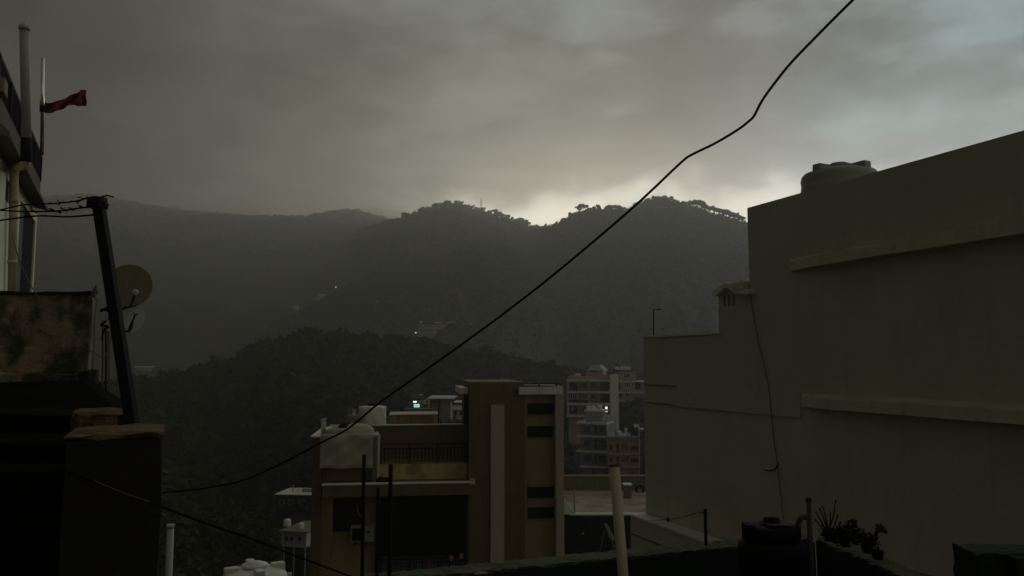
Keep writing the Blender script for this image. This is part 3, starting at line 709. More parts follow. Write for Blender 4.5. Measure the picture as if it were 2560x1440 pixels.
# tarpaulin-wrapped box on the left wing
def draped(name, label, fr, x0, x1, y0, y1, v0, v1, m, amp=.06, seed=1, cat='tarpaulin'):
    rng = np.random.default_rng(seed); ym = (y0 + y1) / 2
    u0, u1 = fr.uz(x0, ym, v0)[0], fr.uz(x1, ym, v0)[0]; zt, zb = fr.uz((x0 + x1) / 2, y0, v0)[1], fr.uz((x0 + x1) / 2, y1, v0)[1]
    mb = MB(); nu, nz = 34, 24; ph = rng.random(8) * 6
    def off(a, b_): return amp * (math.sin(a * 9 + b_ * 5 + ph[0]) * b_ + .6 * math.sin(a * 17 - b_ * 8 + ph[1]) * (1 - b_) * a + .5 * math.sin((a + (1 - b_)) * 14 + ph[2]))
    vs = []
    for j in range(nz):
        for i in range(nu):
            a, b_ = i / (nu - 1), j / (nz - 1); e = min(a, 1 - a, b_, 1 - b_) * 12
            vs.append(fr.pt(u0 + (u1 - u0) * a, v0 + off(a, b_) + (.05 * max(0, 1 - e)), zb + (zt - zb) * b_ + (.02 * math.sin(a * 11) if j == 0 else 0)))
    mb.add(vs, [(j * nu + i, j * nu + i + 1, (j + 1) * nu + i + 1, (j + 1) * nu + i) for j in range(nz - 1) for i in range(nu - 1)], True)
    fr.box(mb, u0 + .06, u1 - .06, v0 + .1, v1, zb + .03, zt - .02)
    return tag(obj(name, mb, m), label, cat)
draped('wrapped_crate', 'big box wrapped in a pale tarpaulin on the left wing of the ochre house', OC, 800, 932, 1087, 1171, .1, 1.08, M_cloth, seed=5, cat='wrapped crate')
# lumpy tarpaulin-covered tank behind it
def lump(name, label, c, rx, ry, h, m, seed, cat, fold=.06, flat=.8):
    rng = random.Random(seed); ph = [rng.random() * 6 for _ in range(6)]
    mb = MB(); n, k = 40, 14; vs = []
    for j in range(k):
        t = j / (k - 1); zz = h * (math.sin(t * math.pi / 2) ** .8); r_ = (max(0, 1 - t ** (2 + 2 * flat))) ** .5
        for i in range(n):
            a = 2 * math.pi * i / n; f = 1 + fold * (math.sin(3 * a + ph[0] + t * 3) + .7 * math.sin(7 * a + ph[1] - 4 * t) + .5 * math.sin(13 * a + ph[2]))
            vs.append((c[0] + rx * r_ * f * math.cos(a), c[1] + ry * r_ * f * math.sin(a), c[2] + zz * (1 + fold * math.sin(2 * a + ph[3]) + fold * .6 * math.sin(5 * a + ph[4]))))
    mb.add(vs, [(j * n + i, j * n + (i + 1) % n, (j + 1) * n + (i + 1) % n, (j + 1) * n + i) for j in range(k - 1) for i in range(n)], True)
    return tag(obj(name, mb, m), label, cat)
c = OC.at(882, 1086, 1.5); lump('covered_tank', 'low tank under a creased cream tarpaulin behind the wrapped box', (c.x, c.y, c.z - .1), .95, .7, .62, M_cover, 3, 'covered tank', .07, .9)
c = OC.at(850, 1085, 1.2); lump('cloth_heap', 'flat heap of pale cloth on top of the wrapped box', (c.x, c.y, c.z - .06), .75, .5, .35, M_cloth, 8, 'cloth', .06, .6)
c = OC.at(866, 1062, 1.3); obj_ = MB().lathe((c.x, c.y, c.z - .12), [(.42, 0), (.40, .08), (.22, .22), (.08, .26)], 18); tag(obj('tank_lid', obj_, M_iron), 'round dark lid lying on the cream-covered tank', 'lid')
c = OC.at(884, 1056, 2.8); lump('sack', 'round dark bundle beside the white ribbed tank', (c.x, c.y, c.z), .42, .4, .4, M_olive, 11, 'sack', .05)
ct = OC.at(931, 1064, 3.6); zt_ = OC.uz(931, 1014, 3.6)[1]
water_tank('water_tank', 'white water tank with slanting ribs on the ochre house roof', (ct.x, ct.y, ct.z - .35), .70, zt_ - ct.z + .42, M_tankw, blocks=False, ribs=1, n=96, spiral=.9, lid=M_tankb, flat=True)
for k, (x_, yt, yb, v_) in enumerate(((805.5, 1049, 1088, 1.3), (811.5, 1047, 1088, 1.4), (884.5, 1026, 1060, 2.5))):
    a, c = OC.at(x_, yb + 3, v_), OC.at(x_, yt, v_); q = MB().tube([a, c], .07, 10).tube([c - Vector((0, 0, .07)), c + Vector((0, 0, .03))], .085, 10)
    tag(obj('vent_pipe', q, M_pipew), ('short white vent pipe at the left end of the wrapped box, left of a pair', 'short white vent pipe at the left end of the wrapped box, right of a pair', 'short white vent pipe standing beside the white ribbed tank')[k], 'pipe')
# roof hut
opart('roof_hut_wall', M_ochre, (974, 1082, 1038, 1066, 4.4, 6.5)); opart('roof_hut_coping', M_pale, (973, 1096, 1035.5, 1038, 4.3, 6.6)); opart('roof_hut_corner', M_stone, (1082, 1095, 1038, 1066, 4.35, 6.5))
c = OC.at(1096.5, 1060, 4.5); tag(obj('post', MB().tube([c - Vector((0, 0, .6)), OC.at(1096.5, 1012, 4.5)], .035, 8), M_iron), 'thin dark post at the right corner of the roof hut', 'post')
w = MB(); rl = thing('roof_rail', 'low dark rail on the roof right of the ochre roof hut', 'railing', OC.at(1130, 1062, 3.4))
opart('rail', M_iron, (1097, 1164, 1054, 1056.5, 3.3, 3.4), parent=rl); opart('rail', M_iron, (1097, 1164, 1049, 1050.5, 3.3, 3.4), parent=rl)
for x_ in (1100, 1121, 1142, 1162): opart('post', M_iron, (x_, x_ + 1.6, 1048, 1068, 3.3, 3.4), parent=rl)
c = OC.at(900, 1203, .9); lump('plant_heap', 'dark heap of weeds in the corner of the ledge above the canopy', tuple(OC.at(958, 1210, .2)), .35, .3, .3, M_tankb, 21, 'weeds', .1)

# ------------------------------------------------------------------ roof terrace behind the ochre house
RT = Fr(1413, 46.0, -1.0)
rt = thing('terrace_house', 'low house with an earthy flat roof terrace between the ochre house and the blank wall', 'building', RT.pt(2, 3, -19))
def rpart(name, m, *boxes, parent=None, bevel=0, fr=None):
    mb = MB()
    for bx in boxes: (fr or RT).pb(mb, *bx[:6], zb=bx[6] if len(bx) > 6 else None)
    return obj(name, mb, m, parent or rt, bevel)
rpart('front_wall', M_green, (1395, 1740, 1289, 1440, 0, .3, ZG))
zf = RT.uz(1500, 1284, 0)[1]
w = MB(); RT.box(w, RT.uz(1380, 1284)[0], RT.uz(1640, 1284)[0] + 4, .3, 11.2, zf - .35, zf - .02)
obj('roof_deck', w, M_roofe, rt)
rpart('roof_edge', M_white, (1424, 1640, 1284.5, 1289, -.05, .32))
w = MB()   # sloping white parapet at the left end
a0 = RT.at(1408, 1286, -.02); a1 = RT.at(1438, 1286, -.02); zt_ = RT.uz(1411, 1249, -.02)[1]
w.hexa([a0 + Vector((-.8, 0, 0)), a1, a1 + Vector((0, .3, 0)), a0 + Vector((-.8, .3, 0)), Vector((a0.x - .8, a0.y, zt_ + .7)), Vector((a0.x + .12, a0.y, zt_)), Vector((a0.x + .12, a0.y + .3, zt_)), Vector((a0.x - .8, a0.y + .3, zt_ + .7))]); obj('sloping_parapet', w, M_white, rt)
vb = 8.3; zfar = zf
rpart('far_parapet', M_olive, (1395, 1740, 1190, 1240, vb, vb + .25, zf - .2)); rpart('pale_parapet_edge', M_pale, (1395, 1650, 1188, 1190, vb - .04, vb + .3))
rb = thing('terrace_railing', 'ornate black iron railing on the far parapet of the earthy roof terrace', 'railing', RT.at(1500, 1188, vb + .1))
for yt in (1172.5, 1186.5): rpart('rail', M_iron, (1395, 1650, yt, yt + 1.4, vb + .1, vb + .14), parent=rb)
for i in range(27):
    x_ = 1398 + i * 9.2; rpart('bar', M_iron, (x_, x_ + .9, 1173, 1187, vb + .1, vb + .14), parent=rb)
for i in range(7):
    x_ = 1421 + i * 32; c = RT.at(x_, 1180, vb + .12); q = MB()
    for r_ in (.11, .06): q.tube([c + Vector((r_ * math.cos(a), 0, r_ * math.sin(a))) for a in [k * math.pi / 6 for k in range(13)]], .012, 5)
    obj('scroll', q, M_iron, rb)
bl = thing('chimney_block', 'small square block with a pale slab on top standing on the earthy roof', 'chimney', RT.at(1570, 1250, 5.5))
rpart('block', M_olive, (1562, 1579, 1215, 1246, 5.2, 5.8), parent=bl); rpart('slab', M_white, (1559, 1581, 1211.5, 1214.5, 5.1, 5.9), parent=bl)
wh = thing('bicycle_wheel', 'dark spoked tyre leaning by the far parapet of the earthy roof', 'wheel', RT.at(1600, 1236, 7.6))
c = RT.at(1600, 1224, 7.6); q = MB().tube([c + Vector((.24 * math.cos(a), 0, .24 * math.sin(a))) for a in [k * math.pi / 10 for k in range(21)]], .055, 8, cap=False); obj('tyre', q, M_tankb, wh)
q = MB()
for k in range(6): q.tube([c, c + Vector((.2 * math.cos(k * 1.047), 0, .2 * math.sin(k * 1.047)))], .012, 5)
q.lathe(c - Vector((0, .03, 0)), [(.05, 0), (.05, .06)], 10, axis=(0, 1, 0)); obj('rim', q, M_conc, wh)
a, c = RT.at(1437, 1287, .15), RT.at(1434.5, 1223, .15); q = MB().tube([a, c, c + Vector((.28, 0, -.07))], .045, 8); tag(obj('tap_pipe', q, M_conc), 'grey standpipe with a bent top at the near left edge of the earthy roof', 'pipe')
LR = -10.75
w = MB().box(P(1380, 1380, 41).x, P(1660, 1380, 46).x, 40.2, 45.95, ZG, LR); lr = obj('lower_roof', w, M_olive, rt)
for k, (x0, y0, x1, y1) in enumerate(((1510, 1309, 1527, 1349), (1590, 1320, 1608, 1360))):
    a, c = P(x0, y0, 45.6), P(x1, y1, 44.9); q = MB(); d = Vector((.28, 0, 0)); 
    q.hexa([c, c + d, c + d + Vector((0, .06, 0)), c + Vector((0, .06, 0)), a, a + d * .6, a + d * .6 + Vector((0, .06, 0)), a + Vector((0, .06, 0))])
    a2 = Vector((c.x - .1, c.y, LR)); q.tube([c + Vector((.1, 0, 0)), Vector((c.x + .25, c.y, LR))], .03, 6).tube([a + Vector((.05, 0, -.3)), Vector((a.x - .35, a.y - .3, LR))], .03, 6)
    tag(obj('leaning_board', q, M_dishg), ('grey board on thin legs leaning on the dark green wall left of the cream pipe', 'grey board on thin legs leaning on the dark green wall beside the blank building')[k], 'board')
a = P(1455, 1334, 45.9); tag(obj('paper_scrap', MB().hexa([a, a + Vector((.1, 0, -.05)), a + Vector((.1, .04, -.05)), a + Vector((0, .04, 0)), a + Vector((.02, 0, .07)), a + Vector((.12, 0, .02)), a + Vector((.12, .04, .02)), a + Vector((.02, .04, .07))]), M_white), 'tiny white scrap stuck on the dark green wall', 'paper')
# ------------------------------------------------------------------ far apartment houses
def window(fr, x0, x1, y0, y1, v, parent, m=M_glass, frame=None, bars=0):
    w = MB(); fr.pb(w, x0, x1, y0, y1, v - .06, v + .02); f = obj('window', w, m, parent)
    if frame is not None:
        ym = (y0 + y1) / 2; u0, u1 = fr.uz(x0, ym, v)[0], fr.uz(x1, ym, v)[0]; z1, z0 = fr.uz((x0 + x1) / 2, y0, v)[1], fr.uz((x0 + x1) / 2, y1, v)[1]
        w = MB(); t = .12
        for bx in ((u0 - t, u0, z0 - t, z1 + t), (u1, u1 + t, z0 - t, z1 + t), (u0, u1, z1, z1 + t), (u0, u1, z0 - t, z0)): fr.box(w, bx[0], bx[1], v - .12, v, bx[2], bx[3])
        for k in range(bars):
            u = u0 + (u1 - u0) * (k + 1) / (bars + 1); fr.box(w, u - .05, u + .05, v - .11, v - .061, z0, z1)
        obj('frame', w, frame, f)
    return f
def fpart(fr, parent, name, m, *boxes, bevel=0):
    mb = MB()
    for bx in boxes: fr.pb(mb, *bx[:6], zb=bx[6] if len(bx) > 6 else None)
    return obj(name, mb, m, parent, bevel)
def small_tank(label, p, r, h, m=M_tankw, group=None):
    t = thing('water_tank', label, 'water tank', p, group)
    obj('tank_body', MB().lathe(p, [(r, 0), (r * 1.03, h * .2), (r, h * .3), (r * 1.03, h * .5), (r, h * .62), (r * 1.02, h * .8), (r * .8, h * .9), (r * .4, h * .95)], 16), m, t)
    obj('lid', MB().lathe((p[0], p[1], p[2] + h * .94), [(r * .42, 0), (r * .42, h * .06), (r * .2, h * .09)], 12), m, t)
    return t
# --- cream five-storey block
CB = Fr(1419, 200, -19)
cb = thing('apartment_block', 'cream and tan apartment block with long balconies and a lit window', 'building', CB.pt(5, 4, -22))
for yt, nm in ((949, 'roof_slab'), (978, 'floor_slab'), (1008, 'floor_slab'), (1038, 'floor_slab')):
    fpart(CB, cb, nm, M_slab, (1417, 1524, yt, yt + 5, -.3, 9))
fpart(CB, cb, 'body', M_tan, (1421, 1524, 954, 1080, 1.4, 9, -24))
fpart(CB, cb, 'side_wall', M_side, (1524, 1526.5, 936, 1080, -.3, 9.5, -24))
fpart(CB, cb, 'divider', M_tan, (1470, 1475, 954, 978, 0, 1.4), (1470, 1475, 983, 1008, 0, 1.4), (1470, 1475, 1013, 1038, 0, 1.4))
fpart(CB, cb, 'divider', M_pale, (1418, 1420, 954, 978, 0, 1.4), (1418, 1420, 983, 1008, 0, 1.4), (1418, 1420, 1013, 1038, 0, 1.4))
for k, y in enumerate((956, 985, 1015)):
    if k != 1: window(CB, 1421, 1443, y, y + 20, 1.4, cb, M_dark)
    window(CB, 1501, 1523, y, y + 20, 1.4, cb, M_dark); window(CB, 1478, 1487, y + 2, y + 11, 1.4, cb, M_glass, M_olive); 
    if k != 1: window(CB, 1456, 1463, y + 2, y + 11, 1.4, cb, M_glass, M_olive)
    if k != 1:
        fpart(CB, cb, 'balcony_rail', M_iron, (1421, 1469, y + 12, y + 13, 0, .1)); 
        for i in range(12): fpart(CB, cb, 'rail_bar', M_iron, (1422 + 4 * i, 1422.7 + 4 * i, y + 13, y + 22, 0, .1))
    fpart(CB, cb, 'balcony_rail', M_iron, (1476, 1523, y + 12, y + 13, 0, .1))
    for i in range(12): fpart(CB, cb, 'rail_bar', M_iron, (1477 + 3.9 * i, 1477.7 + 3.9 * i, y + 13, y + 22, 0, .1))
window(CB, 1421, 1442, 984, 996, .2, cb, M_glass, M_pale, 3); window(CB, 1447, 1468, 984, 996, .2, cb, M_glass, M_pale, 3)
fpart(CB, cb, 'balcony_panel', M_iron, (1420, 1470, 999, 1008, .1, .2))
w = MB(); CB.pb(w, 1513.5, 1518, 1017, 1030, 1.2, 1.34); lw = obj('glowing_pane', w, M_lampw, cb); lw['label'] = 'brightly lit narrow window'
w = MB(); CB.pb(w, 1428, 1435, 1018, 1028, .0, .05); obj('washing', w, M_blueg, cb)
fpart(CB, cb, 'stair_head', M_tan, (1465, 1506, 927, 949, 2, 7)); window(CB, 1474, 1493, 924.5 + 2, 930, 2, cb, M_dark)
q = MB(); u0, z0 = CB.uz(1464, 926, 1.6); u1, _ = CB.uz(1509, 926, 1.6); _, z1 = CB.uz(1480, 912, 1.6)
q.hexa([CB.pt(u0, 1.6, z0), CB.pt(u1, 1.6, z0), CB.pt(u1, 7.4, z0), CB.pt(u0, 7.4, z0), CB.pt(u0 + 1.6, 3, z1), CB.pt(u1 - 1.4, 3, z1), CB.pt(u1 - 1.4, 6, z1), CB.pt(u0 + 1.6, 6, z1)]); obj('hipped_roof', q, M_tin, cb)
fpart(CB, cb, 'roof_parapet', M_tan, (1421, 1465, 940, 949, .5, .9)); fpart(CB, cb, 'roof_parapet', M_tan, (1506, 1524, 938, 949, .5, .9))
small_tank('cream round tank at the right of the stair head on the cream block', tuple(CB.at(1504, 932, 3)), .9, 1.5)
small_tank('small pale tank near the left end of the cream block roof', tuple(CB.at(1444, 943, 3)), .8, .9)
small_tank('low pale tank at the far left corner of the cream block roof', tuple(CB.at(1429, 947, 3)), .7, .8)
# --- blue-grey block
BB = Fr(1441, 158, -19)
bb = thing('apartment_block', 'blue-grey narrow apartment block with curved white balcony edges', 'building', BB.pt(3, 4, -24))
for yt in (1056, 1089, 1127, 1165): fpart(BB, bb, 'floor_slab', M_slab, (1441 if yt < 1160 else 1449, 1516, yt, yt + 5, -.9, 6))
fpart(BB, bb, 'body', M_blueg, (1451, 1516, 1061, 1240, .0, 7, -27))
fpart(BB, bb, 'side_wall', M_blueg, (1516, 1517.5, 1046, 1240, -.6, 9, -27))
for y in (1066, 1100, 1138):
    window(BB, 1461, 1476, y, y + 13, 0, bb, M_dark, M_blueg); window(BB, 1487, 1493.5, y - 1, y + 21, 0, bb, M_dark); window(BB, 1498, 1516, y, y + 17, 0, bb, M_dark)
    fpart(BB, bb, 'balcony_rail', M_iron, (1443, 1515, y + 13, y + 13.8, -.8, -.7))
    for i in range(16): fpart(BB, bb, 'rail_bar', M_iron, (1444 + 4.5 * i, 1444.6 + 4.5 * i, y + 14, y + 23 if y < 1100 else y + 27, -.8, -.7))
    fpart(BB, bb, 'column', M_conc, (1481, 1483, y - 5, y + 25, -.3, -.06))
fpart(BB, bb, 'roof_rail', M_conc, (1441, 1516, 1051, 1052.5, -.8, -.6))
for i in range(11): fpart(BB, bb, 'baluster', M_conc, (1442 + 7 * i, 1444.5 + 7 * i, 1052.5, 1056, -.8, -.6))
fpart(BB, bb, 'stair_head', M_blueg, (1464, 1505, 1030, 1056, 1.5, 5)); fpart(BB, bb, 'stair_head_roof', M_slab, (1461, 1509, 1025, 1030, 1.2, 5.5))
for k, px in enumerate((1471, 1483, 1500)):
    small_tank(('pale tank, leftmost of three above the blue-grey block', 'pale tank in the middle of three above the blue-grey block', 'pale tank, largest and rightmost of three above the blue-grey block')[k], tuple(BB.at(px, 1025, 2.5)), .42 if k < 2 else .5, .85 if k < 2 else 1.0, group='three tanks on the blue-grey block')
# --- salmon block
PB = Fr(1517, 150, -8)
pb = thing('apartment_block', 'low salmon-pink apartment block beside the blank wall', 'building', PB.pt(3, 4, -24))
for yt, nm in ((1091, 'roof_slab'), (1133, 'floor_slab'), (1165, 'floor_slab')): fpart(PB, pb, nm, M_tan if nm == 'floor_slab' else M_conc, (1518, 1598, yt, yt + (4 if yt > 1100 else 6), -.6, 7))
fpart(PB, pb, 'body', M_pink, (1519, 1597, 1097, 1240, 0, 7, -27))
fpart(PB, pb, 'side_wall', M_pale, (1598, 1600, 1072, 1240, -.4, 11, -27))
for y in (1110, 1141):
    window(PB, 1524, 1531, y + 2, y + 15, 0, pb, M_dark, M_pink); window(PB, 1541, 1548, y, y + 21, 0, pb, M_dark); window(PB, 1555, 1571, y, y + 16, 0, pb, M_dark, M_tan, 2); window(PB, 1576, 1595, y + 5, y + 18, 0, pb, M_dark)
    fpart(PB, pb, 'balcony_rail', M_pink, (1519, 1597, y + 15, y + 16, -.6, -.5))
    for i in range(16): fpart(PB, pb, 'rail_bar', M_pink, (1520 + 4.9 * i, 1520.9 + 4.9 * i, y + 16, y + 23, -.6, -.5))
fpart(PB, pb, 'roof_room', M_dark, (1577, 1596, 1078, 1091, 1, 6)); fpart(PB, pb, 'roof_pier', M_slab, (1562, 1568, 1071, 1091, .5, 1.2)); fpart(PB, pb, 'roof_pier', M_slab, (1598, 1609, 1071, 1076, -.2, 1.2))
fpart(PB, pb, 'roof_pier', M_conc, (1536, 1541, 1072, 1091, .5, 1.2))
small_tank('pale round tank lying on the roof of the salmon block', tuple(PB.at(1547, 1090, 1.5)), .5, 1.0)
small_tank('black squat tank on the roof of the salmon block', tuple(PB.at(1580, 1078, 2)), .7, .75, M_tankb)
dsh = MB().lathe(PB.at(1589, 1064, 1.6), [(.01, -.06), (.2, -.03), (.36, .06), (.38, .07)], 18, axis=(-.5, -1, .4)); dsh.tube([PB.at(1589, 1066, 1.7), PB.at(1590, 1079, 1.7)], .04, 6)
tag(obj('satellite_dish', dsh, M_white), 'small white dish on the roof of the salmon block', 'satellite dish')
# --- dark block at the back
DB = Fr(1541, 232, -5)
db = thing('apartment_block', 'dim grey apartment block behind the cream one, cut off by the blank wall', 'building', DB.pt(4, 4, -20))
fpart(DB, db, 'body', M_conc, (1544, 1625, 955, 1000, .8, 9, -20)); fpart(DB, db, 'upper_floor', M_conc, (1548, 1590, 930, 953, 1.5, 8))
for yt in (953, 981): fpart(DB, db, 'floor_slab', M_slab, (1541, 1625, yt, yt + 2.5, -.3, 9))
window(DB, 1560, 1575, 935, 944, 1.5, db, M_dark, M_slab, 1); window(DB, 1545, 1551, 958, 976, .8, db, M_dark); window(DB, 1555, 1558, 958, 966, .8, db, M_dark, M_slab); window(DB, 1562, 1575, 957, 968, .8, db, M_dark, M_slab, 2)
window(DB, 1580, 1583, 958, 966, .8, db, M_dark, M_slab); window(DB, 1588, 1602, 956, 974, .8, db, M_dark); window(DB, 1545, 1555, 984, 994, .8, db, M_dark); window(DB, 1563, 1573, 984, 990, .8, db, M_dark, M_slab)
fpart(DB, db, 'tank_platform', M_iron, (1538, 1578, 925, 928, 1.2, 5))
for i, px in enumerate((1542, 1554, 1563, 1571)): small_tank('round pale tank in the row on the dim grey block', tuple(DB.at(px, 925, 2.5)), .62, 1.05, group='row of tanks on the dim grey block')

# --- shacks beyond the roof hut
def pbx(name, m, x0, x1, y0, y1, Y, dep, parent, zb=None):
    return fpart(Fr(1080, Y, 0), parent, name, m, (x0, x1, y0, y1, 0, dep) + ((zb,) if zb is not None else ()))
sh = thing('hill_house', 'grey house under a flat tin roof beyond the ochre roof hut', 'house', P(1100, 1050, 118))
pbx('wall', M_conc, 1080, 1126, 1009, 1060, 116, 5, sh, -14)
q = MB(); a, b2, c3, d4 = P(1066, 996, 114), P(1134, 996, 114), P(1144, 989, 121), P(1080, 988, 121); dz = Vector((0, 0, .14))
q.hexa([a - dz, b2 - dz, c3 - dz, d4 - dz, a, b2, c3, d4]); obj('tin_roof', q, M_tin, sh)
for px in (1068, 1100, 1132): obj('post', MB().tube([P(px, 1012, 114.4), P(px, 996, 114.4)], .06, 6), M_iron, sh)
pbx('back_wall', M_conc, 1088, 1130, 998, 1012, 119, 1, sh, -9)
sh2 = thing('hill_house', 'dark lean-to with a sloping roof above the glowing blue pane', 'house', P(1045, 1030, 120))
pbx('wall', M_olive, 1030, 1068, 1000, 1040, 119, 4, sh2, -14)
q = MB(); a, b2, c3, d4 = P(1029, 1000, 117.5), P(1065, 997, 117.5), P(1050, 984, 123), P(1029, 983, 123); q.hexa([a - dz, b2 - dz, c3 - dz, d4 - dz, a, b2, c3, d4]); obj('lean_to_roof', q, M_iron, sh2)
fb = Fr(1080, 118.6, 0)
w = MB(); fb.pb(w, 1034.5, 1049, 1010, 1018.5, -.05, .1); o = obj('glowing_pane', w, M_glowb, sh2); o['label'] = 'glowing pale blue pane'  # pane given its own pale blue glow
w = MB(); fb.pb(w, 1032.5, 1051, 1008.5, 1020, .1, .2); obj('pane_frame', w, M_iron, sh2)
w = MB(); fb.pb(w, 1033, 1041, 1003, 1006, -.05, .1); obj('lamp', w, M_lampw, sh2)
w = MB(); fb.pb(w, 1048, 1062, 998, 999.6, -.4, .1); obj('glowing_strip', w, M_lampd, sh2)  # white strip with a dim glow
w = MB(); fb.pb(w, 1047, 1055, 986.5, 987.6, .5, 1.3); obj('roof_plate', w, M_white, sh2)
window(fb, 1064, 1069, 1001, 1008, .3, sh2, M_dark, M_slab)
sh3 = thing('hill_house', 'small pale house with a flat roof between the tin roof and the ochre tower', 'house', P(1148, 1040, 108))
pbx('wall', M_pale, 1142, 1168, 1026, 1060, 108, 4, sh3, -14); pbx('flat_roof', M_slab, 1133, 1168, 1015, 1025, 106.5, 6, sh3); pbx('roof_room', M_conc, 1137, 1160, 1008, 1015, 108, 3, sh3); pbx('roof_slab', M_white, 1134, 1166, 1005, 1007, 107, 4.2, sh3)
window(Fr(1080, 107.9, 0), 1150, 1157, 1030, 1038, 0, sh3, M_dark)
sh4 = thing('hill_house', 'low grey wall and yard below the tin-roofed house', 'house', P(1120, 1060, 104))
pbx('wall', M_conc, 1106, 1166, 1049, 1053, 104, .4, sh4, -14); pbx('base', M_olive, 1010, 1080, 1022, 1050, 112, 2, sh4, -15)

# --- houses at the lower left of the ochre house
h1 = thing('village_house', 'small grey house with two white tanks, low at the left of the ochre house', 'house', P(735, 1400, 95))
HF = Fr(735, 94, -14)
fpart(HF, h1, 'roof', M_olive, (697, 767, 1328, 1332, -.5, 5.5)); fpart(HF, h1, 'wall', M_conc, (703, 764, 1332, 1366, 0, 5)); fpart(HF, h1, 'side_wall', M_pale, (764, 766, 1330, 1366, -.1, 5.2)); fpart(HF, h1, 'floor_slab', M_conc, (703, 768, 1366, 1368, -.5, 5))
fpart(HF, h1, 'lower_wall', M_dark, (706, 764, 1368, 1400, .5, 5, -28))
for x_ in (708, 733, 761): fpart(HF, h1, 'post', M_conc, (x_, x_ + 2, 1368, 1400, -.4, -.25, -28))
for x_ in (712, 725, 745): window(HF, x_, x_ + 8, 1342, 1352, 0, h1, M_dark)
small_tank('taller white tank on the left of the small grey house roof', tuple(HF.at(718, 1316, 2.2)), .42, .9)
small_tank('shorter white tank on the right of the small grey house roof', tuple(HF.at(753, 1322, 1.2)), .32, .72)
h2 = thing('village_house', 'dim house with a flat roof edge and a white tank above the small grey house', 'house', P(740, 1290, 128))
H2 = Fr(740, 128, -6)
fpart(H2, h2, 'roof', M_slab, (686, 790, 1236, 1238, -.4, 6)); fpart(H2, h2, 'wall', M_dark, (690, 790, 1238, 1300, 0, 5.5, -27)); fpart(H2, h2, 'roof_wall', M_conc, (752, 790, 1222, 1236, 2, 2.3)); fpart(H2, h2, 'roof_post', M_conc, (731, 733, 1213, 1236, 2, 2.2))
for x_ in (700, 722, 750): window(H2, x_, x_ + 10, 1250, 1262, 0, h2, M_glass, M_olive)
small_tank('white tank on the flat roof of the dim upper house', tuple(H2.at(748, 1233, 1.8)), .42, .85)
# --- far house with street lamp, lamps on the slopes, pylon
def at_h(px, Y): x = (px - 1280) / 2000 / 1.004 * Y; return x, Y, float(Hgt(x, Y))
gF = ground_hit(1080, 834, 310)
fh = thing('far_house', 'long two-storey white house on the far slope above the near hill', 'house', P(1085, 832, gF.y - 8))
FH = Fr(1080, gF.y - 8, 3)
fpart(FH, fh, 'upper_floor', M_conc, (1046, 1112, 810, 820, 0, 8)); fpart(FH, fh, 'lower_floor', M_conc, (1046, 1102, 820, 836, .6, 8, gF.z - 8)); fpart(FH, fh, 'roof', M_iron, (1044, 1114, 808, 810, -.6, 8)); fpart(FH, fh, 'roof_plate', M_slab, (1085, 1104, 805.5, 807.5, 1, 4))
fpart(FH, fh, 'wing', M_olive, (1112, 1150, 806, 836, 3, 9, gF.z - 8)); fpart(FH, fh, 'wing_roof', M_slab, (1118, 1138, 804.5, 806, 2.6, 9))
fpart(FH, fh, 'gable_front', M_pale, (1084, 1100, 820, 831, .2, .6))
for x_ in (1052, 1061, 1070): window(FH, x_, x_ + 5, 823, 828, .6, fh, M_dark, M_slab)
for x_ in (1087, 1093): window(FH, x_, x_ + 3, 822, 828, .2, fh, M_dark)
small_tank('pale tank on the left end of the long far house', tuple(FH.at(1053, 808, 3)), .9, 1.4)
def street_lamp(label, px, py, Y, s=1.0, m=M_lampw):
    gp = ground_hit(px, py + 9, 305); p = P(px, py, gp.y - 2); g = float(Hgt(p.x, p.y)); t = thing('street_lamp', label, 'street lamp', (p.x, p.y, g))
    obj('pole', MB().tube([(p.x, p.y, g - 1), (p.x, p.y, p.z + .3), (p.x, p.y - 1.0 * s, p.z + .5)], .09 * s, 6), M_iron, t)
    q = MB().lathe((p.x, p.y - 1.0 * s, p.z), [(.1 * s, -.5 * s), (.5 * s, -.3 * s), (.6 * s, 0), (.45 * s, .3 * s), (.1 * s, .45 * s)], 12); obj('lamp_head', q, m, t)
street_lamp('bright white lamp at the left foot of the long far house', 1040, 832, 420, .72)
street_lamp('bright small lamp alone on the misty spur', 840, 718, 640, .95)
street_lamp('faint lamp left of the bright one on the misty slope', 687, 714, 700, .6, M_lampd)
street_lamp('dim lamp at the right end of the long far house', 1176, 809, 440, .5, M_lampd)
